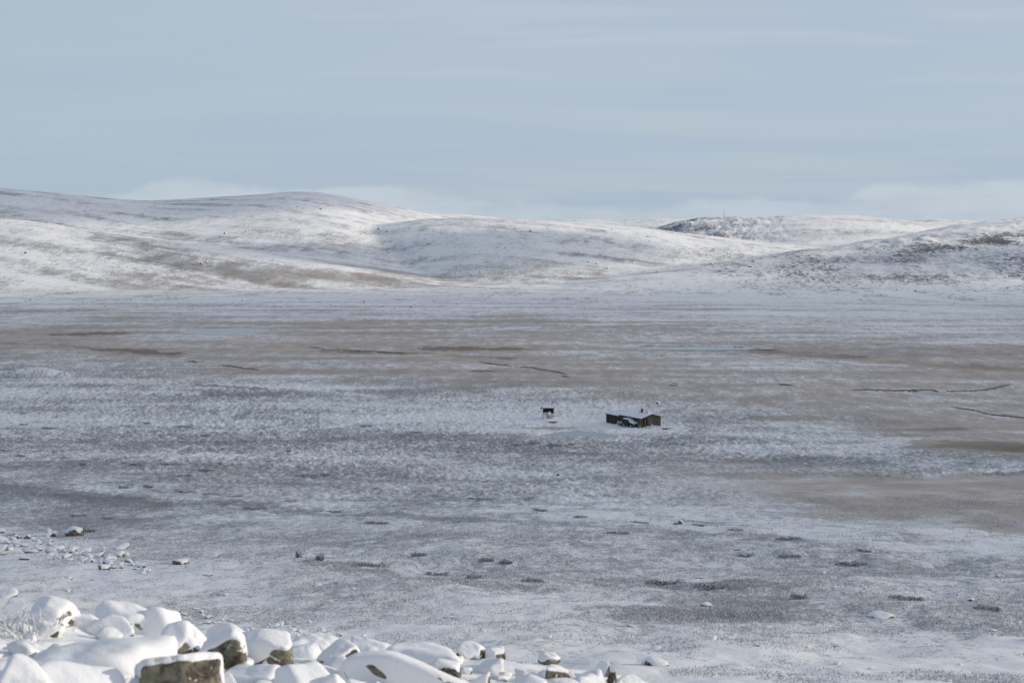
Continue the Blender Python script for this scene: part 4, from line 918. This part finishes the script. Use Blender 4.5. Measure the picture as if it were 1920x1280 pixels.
# smaller cabin
x, y, z = at(1160, 795.0)
sh = empty('shed', (x, y, z), math.radians(30)); tag(sh, 'smaller dark plank shed left of the larger cabin', 'shed')
w = MB(); w2, l2, h2, r2 = 2.3, 5.6, 2.05, .42
w.box(0, .1, 0, l2, -.6, h2); w.box(w2 - .1, w2, 0, l2, -.6, h2); w.box(.1, w2 - .1, 0, .1, -.6, h2); w.box(.1, w2 - .1, l2 - .1, l2, -.6, h2)
for a, b in ((0, .1), (l2 - .1, l2)): w.prism([(0, h2), (w2, h2), (w2 / 2, h2 + r2)], a, b)
w.build('wall', M_WD, sh); roof(sh, w2, l2, h2, r2, .22, .08, .25)
for yy in (.9, 2.5, 4.1):
    d = MB(); d.box(-.05, -.004, yy, yy + .85, .0, 1.85, .01); do = d.build('door', M_WB, sh); d = MB(); d.tube([(-.055, yy + .1, .9), (-.09, yy + .1, .9), (-.09, yy + .1, 1.05)], .015); d.build('handle', M_ZINC, do)
# little hut on stones
x, y, z = at(1028.5, 783)
hut = empty('hut', (x, y + 2.6, z + .9), math.radians(-3)); tag(hut, 'tiny black brown hut with a snowy roof and thin stove pipe, standing on stones', 'hut')
w = MB(); w.box(-1.4, 1.4, 0, .1, -.1, 1.35); w.box(-1.4, -1.3, .1, 2.1, -.1, 1.35); w.box(1.3, 1.4, .1, 2.1, -.1, 1.35); w.box(-1.3, 1.3, 2.0, 2.1, -.1, 1.35)
w.prism([(0, 1.35), (2.1, 1.35), (1.05, 1.85)], -1.4, -1.3, 'X'); w.prism([(0, 1.35), (2.1, 1.35), (1.05, 1.85)], 1.3, 1.4, 'X')
w.build('wall', M_WB, hut)
d = MB(); d.box(-1.45, 1.45, -.15, 2.15, -1.6, -.105, .12); d.build('stone_base', M_ROOFSNOW, hut)
d = MB(); d.prism([(-.3, 1.24), (1.05, 1.88), (2.4, 1.24), (2.4, 1.34), (1.05, 1.98), (-.3, 1.34)], -1.62, 1.62, 'X'); d.build('roof', M_TRIM, hut)
d = MB(); d.prism([(-.32, 1.345), (1.05, 1.985), (1.05, 2.12), (-.30, 1.47)], -1.55, 1.58, 'X'); d.prism([(1.052, 1.985), (2.36, 1.345), (2.34, 1.47), (1.052, 2.12)], -1.55, 1.58, 'X'); d.build('roof_snow', M_ROOFSNOW, hut)
d = MB(); d.tube([(.95, .8, 1.6), (.95, .8, 2.75)], .09); d.tube([(.95, .8, 2.75), (.95, .8, 2.85)], .15); d.build('stove_pipe', M_IRON, hut)
d = MB(); d.box(-.35, .35, -.05, -.003, .0, 1.15, .01); do = d.build('door', M_WB, hut); d = MB(); d.tube([(.25, -.055, .6), (.25, -.1, .6), (.25, -.1, .7)], .012); d.build('handle', M_ZINC, do)
d = MB(); d.box(-1.9, -1.58, -.32, -.05, 1.15, 1.5, .03); d.build('gutter_box', M_IRON, hut)
r = random.Random(9)
for k in range(38):
    px = 1017 + 24 * r.random(); row = 776 + 8 * r.random(); X_, Y_, Z_ = at(px, 783.5)
    yy = Y_ + (783.5 - row) * .33; kk = r.uniform(.5, .95)
    o = boulder('stone', (X_, yy, T1(X_, yy) + .12 + (783.5 - row) * .10), VAR[r.randrange(9)], 'pale snowy stone in the pile that carries the tiny hut', 'stones under the tiny hut', 'stone'); o.scale = (kk, kk, kk * .8); o.rotation_euler = (0, 0, r.uniform(0, 6))
x, y, z = at(1037, 792.5)
pl = empty('plank', (x, y, z + .05), math.radians(-16)); tag(pl, 'dark plank lying in the snow in front of the tiny hut', 'plank')
d = MB(); d.box(-1.1, 1.1, -.2, .2, -.05, .22, .03); d.build('board', M_IRON, pl)

# ------------------------------------------------------------------ the car and the trailer
x, y, z = at(1181.5, 799.5)
car = empty('parked_car', (x, y, z), math.radians(-56)); tag(car, 'dark off road car with snowy roof and bonnet before the larger cabin', 'car')
def prof(m, pts, hw_, bev=.05):
    n0 = len(m.b.verts); m.prism(pts, -hw_, hw_)
    return m
d = MB(); prof(d, [(-2.1, .42), (-2.12, .85), (-2.05, 1.02), (.75, 1.06), (1.85, .98), (2.12, .80), (2.12, .42)], .86)
bmesh.ops.bevel(d.b, geom=d.b.edges[:], offset=.05, segments=2, affect='EDGES'); d.build('body', M_CAR, car, True)
d = MB(); d.prism([(-2.0, 1.03), (-1.85, 1.62), (-1.7, 1.70), (.12, 1.70), (.25, 1.66), (.80, 1.05)], -.76, .76)
bmesh.ops.bevel(d.b, geom=d.b.edges[:], offset=.04, segments=2, affect='EDGES'); d.build('windows', M_GLASS, car, True)
d = MB()
for s_ in (-.775, .775):
    for xx in (-1.95, -.85, .0): d.box(xx - .04, xx + .04, s_ - .012, s_ + .012, 1.03, 1.66)
d.box(-1.8, .2, -.74, .74, 1.70, 1.74, .015); d.build('cabin_frame', M_CAR, car)
d = MB(); d.box(-1.8, .18, -.76, .76, 1.742, 1.93, .06); d.build('roof_snow', M_ROOFSNOW, car)
d = MB(); d.prism([(.82, 1.075), (1.82, 1.0), (2.08, .86), (2.10, 1.02), (1.82, 1.22), (.86, 1.34), (.40, 1.72), (.28, 1.66)], -.80, .80); d.build('bonnet_snow', M_ROOFSNOW, car)
for sx_ in (-1.35, 1.35):
    for sy_ in (-1, 1):
        d = MB(); d.tube([(sx_, sy_ * .72, .36), (sx_, sy_ * .90, .36)], .37, .37, 20); wh = d.build('wheel', M_TYRE, car); d = MB(); d.tube([(sx_, sy_ * .89, .36), (sx_, sy_ * .92, .36)], .23, .20, 16); d.build('rim', M_RIM, wh)
for sy_ in (-.62, .62):
    d = MB(); d.tube([(2.08, sy_, .74), (2.14, sy_, .74)], .11, .10, 14); d.build('headlight', M_LAMP, car)
d = MB(); d.box(2.10, 2.22, -.84, .84, .42, .58, .02); d.box(-2.22, -2.12, -.84, .84, .42, .58, .02); d.build('bumper', M_ZINC, car)
d = MB(); d.tube([(-2.12, .15, .95), (-2.32, .15, .95)], .36, .34, 18); d.build('spare_wheel', M_TYRE, car)
for s_ in (-1, 1):
    d = MB(); d.box(.5, .62, s_ * .96 - .07, s_ * .96 + .07, 1.05, 1.22, .02); d.box(.54, .58, s_ * .89 - .04, s_ * .89 + .04, 1.08, 1.12); d.build('mirror', M_CAR, car)
x, y, z = at(1162.5, 797.5)
tr = empty('trailer', (x, y, z), math.radians(-14)); tag(tr, 'small pale trailer with snow in it, behind the dark car', 'trailer')
d = MB(); d.box(-.7, .6, -.5, .5, .42, .5); d.box(-.7, -.66, -.5, .5, .5, .88); d.box(.56, .6, -.5, .5, .5, .88); d.box(-.66, .56, -.5, -.46, .5, .88); d.box(-.66, .56, .46, .5, .5, .88); d.build('body', M_ZINC, tr)
d = MB(); d.box(-.655, .555, -.455, .455, .505, .93, .06); d.build('snow_load', M_ROOFSNOW, tr)
for s_ in (-1, 1):
    d = MB(); d.tube([(-.05, s_ * .54, .28), (-.05, s_ * .68, .28)], .28, .28, 16); wh = d.build('wheel', M_TYRE, tr); d = MB(); d.tube([(-.05, s_ * .675, .28), (-.05, s_ * .70, .28)], .16, .14, 12); d.build('rim', M_RIM, wh)
d = MB(); d.tube([(.55, 0, .46), (.85, 0, .52), (.98, 0, .9), (1.0, 0, 1.45)], .07, .06, 8); d.box(.9, 1.1, -.12, .12, 1.1, 1.5, .03); d.build('drawbar', M_ZINC, tr)
x, y, z = at(1250.5, 805)
lg = empty('log_pile', (x, y, z), math.radians(8)); tag(lg, 'low heap of dark logs with snow on it, right of the larger cabin', 'log pile')
r = random.Random(4); d = MB()
for k in range(7): d.tube([(-.9 + r.uniform(-.2, .2), -.2 + .12 * k, .1 + .12 * (k % 2)), (.9 + r.uniform(-.2, .2), -.15 + .1 * k, .12 + .12 * (k % 2))], .085, .075, 8)
d.build('logs', M_IRON, lg); d = MB(); d.box(-.8, -.1, -.2, .5, .34, .40, .03); d.box(.1, .7, -.1, .45, .33, .38, .02); d.build('snow_cap', M_ROOFSNOW, lg)

# radio mast on the far hill
x, y, z = at(1365, 411.5)
ms_ = empty('radio_mast', (x, y + 60, T1(x, y + 60) - 1)); tag(ms_, 'thin radio mast on the far hilltop right of the centre', 'mast')
d = MB(); d.tube([(0, 0, 0), (0, 0, 23)], .45, .22, 8); d.build('pole', M_IRON, ms_)
d = MB()
for a in range(3):
    c_, s_ = math.cos(a * 2.1), math.sin(a * 2.1); d.tube([(0, 0, 17), (c_ * 9, s_ * 9, 0)], .03, .03, 4)
d.build('guy_wires', M_IRON, ms_)

# ------------------------------------------------------------------ clouds up-sun whose shade lies over the bog and the upper left hill
def cloud_mat():
    m = bpy.data.materials.new('thin_cloud'); m.use_nodes = True; t = m.node_tree; t.nodes.clear()
    p = N(t, 'ShaderNodeTexCoord').outputs['Object']
    s = N(t, 'ShaderNodeVectorMath', operation='LENGTH'); lk(t, scaled(t, p, (1, 1, 0)), s.inputs[0])
    n = noise(t, p, 3.0, 5, 0.55)
    e = math_(t, 'ADD', s.outputs['Value'], math_(t, 'MULTIPLY', math_(t, 'SUBTRACT', n, 0.5), 0.75))
    a = math_(t, 'MULTIPLY', mapr(t, e, 1.0, 0.72), 0.56)
    a = math_(t, 'MULTIPLY', a, mapr(t, noise(t, p, 5.0, 4, 0.6), 0.30, 0.5, 0.72, 1.0))
    tr_ = N(t, 'ShaderNodeBsdfTransparent'); df = N(t, 'ShaderNodeBsdfDiffuse'); df.inputs[0].default_value = (.9, .9, .9, 1)
    tl = N(t, 'ShaderNodeBsdfTranslucent'); tl.inputs[0].default_value = (.9, .9, .9, 1)
    m1 = N(t, 'ShaderNodeMixShader'); m1.inputs[0].default_value = .5; lk(t, df.outputs[0], m1.inputs[1]); lk(t, tl.outputs[0], m1.inputs[2])
    m2 = N(t, 'ShaderNodeMixShader'); lk(t, a, m2.inputs[0]); lk(t, tr_.outputs[0], m2.inputs[1]); lk(t, m1.outputs[0], m2.inputs[2])
    o = N(t, 'ShaderNodeOutputMaterial'); lk(t, m2.outputs[0], o.inputs[0]); return m
M_CL = cloud_mat()
ALT = 950.0
def cloud(gx, gy, rx, ry, gz=0, rz=0, th=40):
    D_, Fc = ico(4); V = D_.copy(); r_ = vnoise3(V * 2.5, 500) ; V = V * (1 + .25 * r_[:, None])
    me = bpy.data.meshes.new('cloud'); me.from_pydata(V.tolist(), [], Fc); me.polygons.foreach_set('use_smooth', np.ones(len(Fc), bool))
    o = link('cloud', me, M_CL); k = (ALT - gz) / SDIR.z
    o.location = (gx + SDIR.x * k, gy + SDIR.y * k, ALT); o.scale = (rx, ry, th); o.rotation_euler = (0, 0, rz); tag(o, kind='structure')
cloud(60, 592, 1050, 665)
cloud(-1250, 2330, 1050, 720, 60)
cloud(-200, 1560, 330, 200, 15)
cloud(560, 1330, 330, 110, 25, .1)
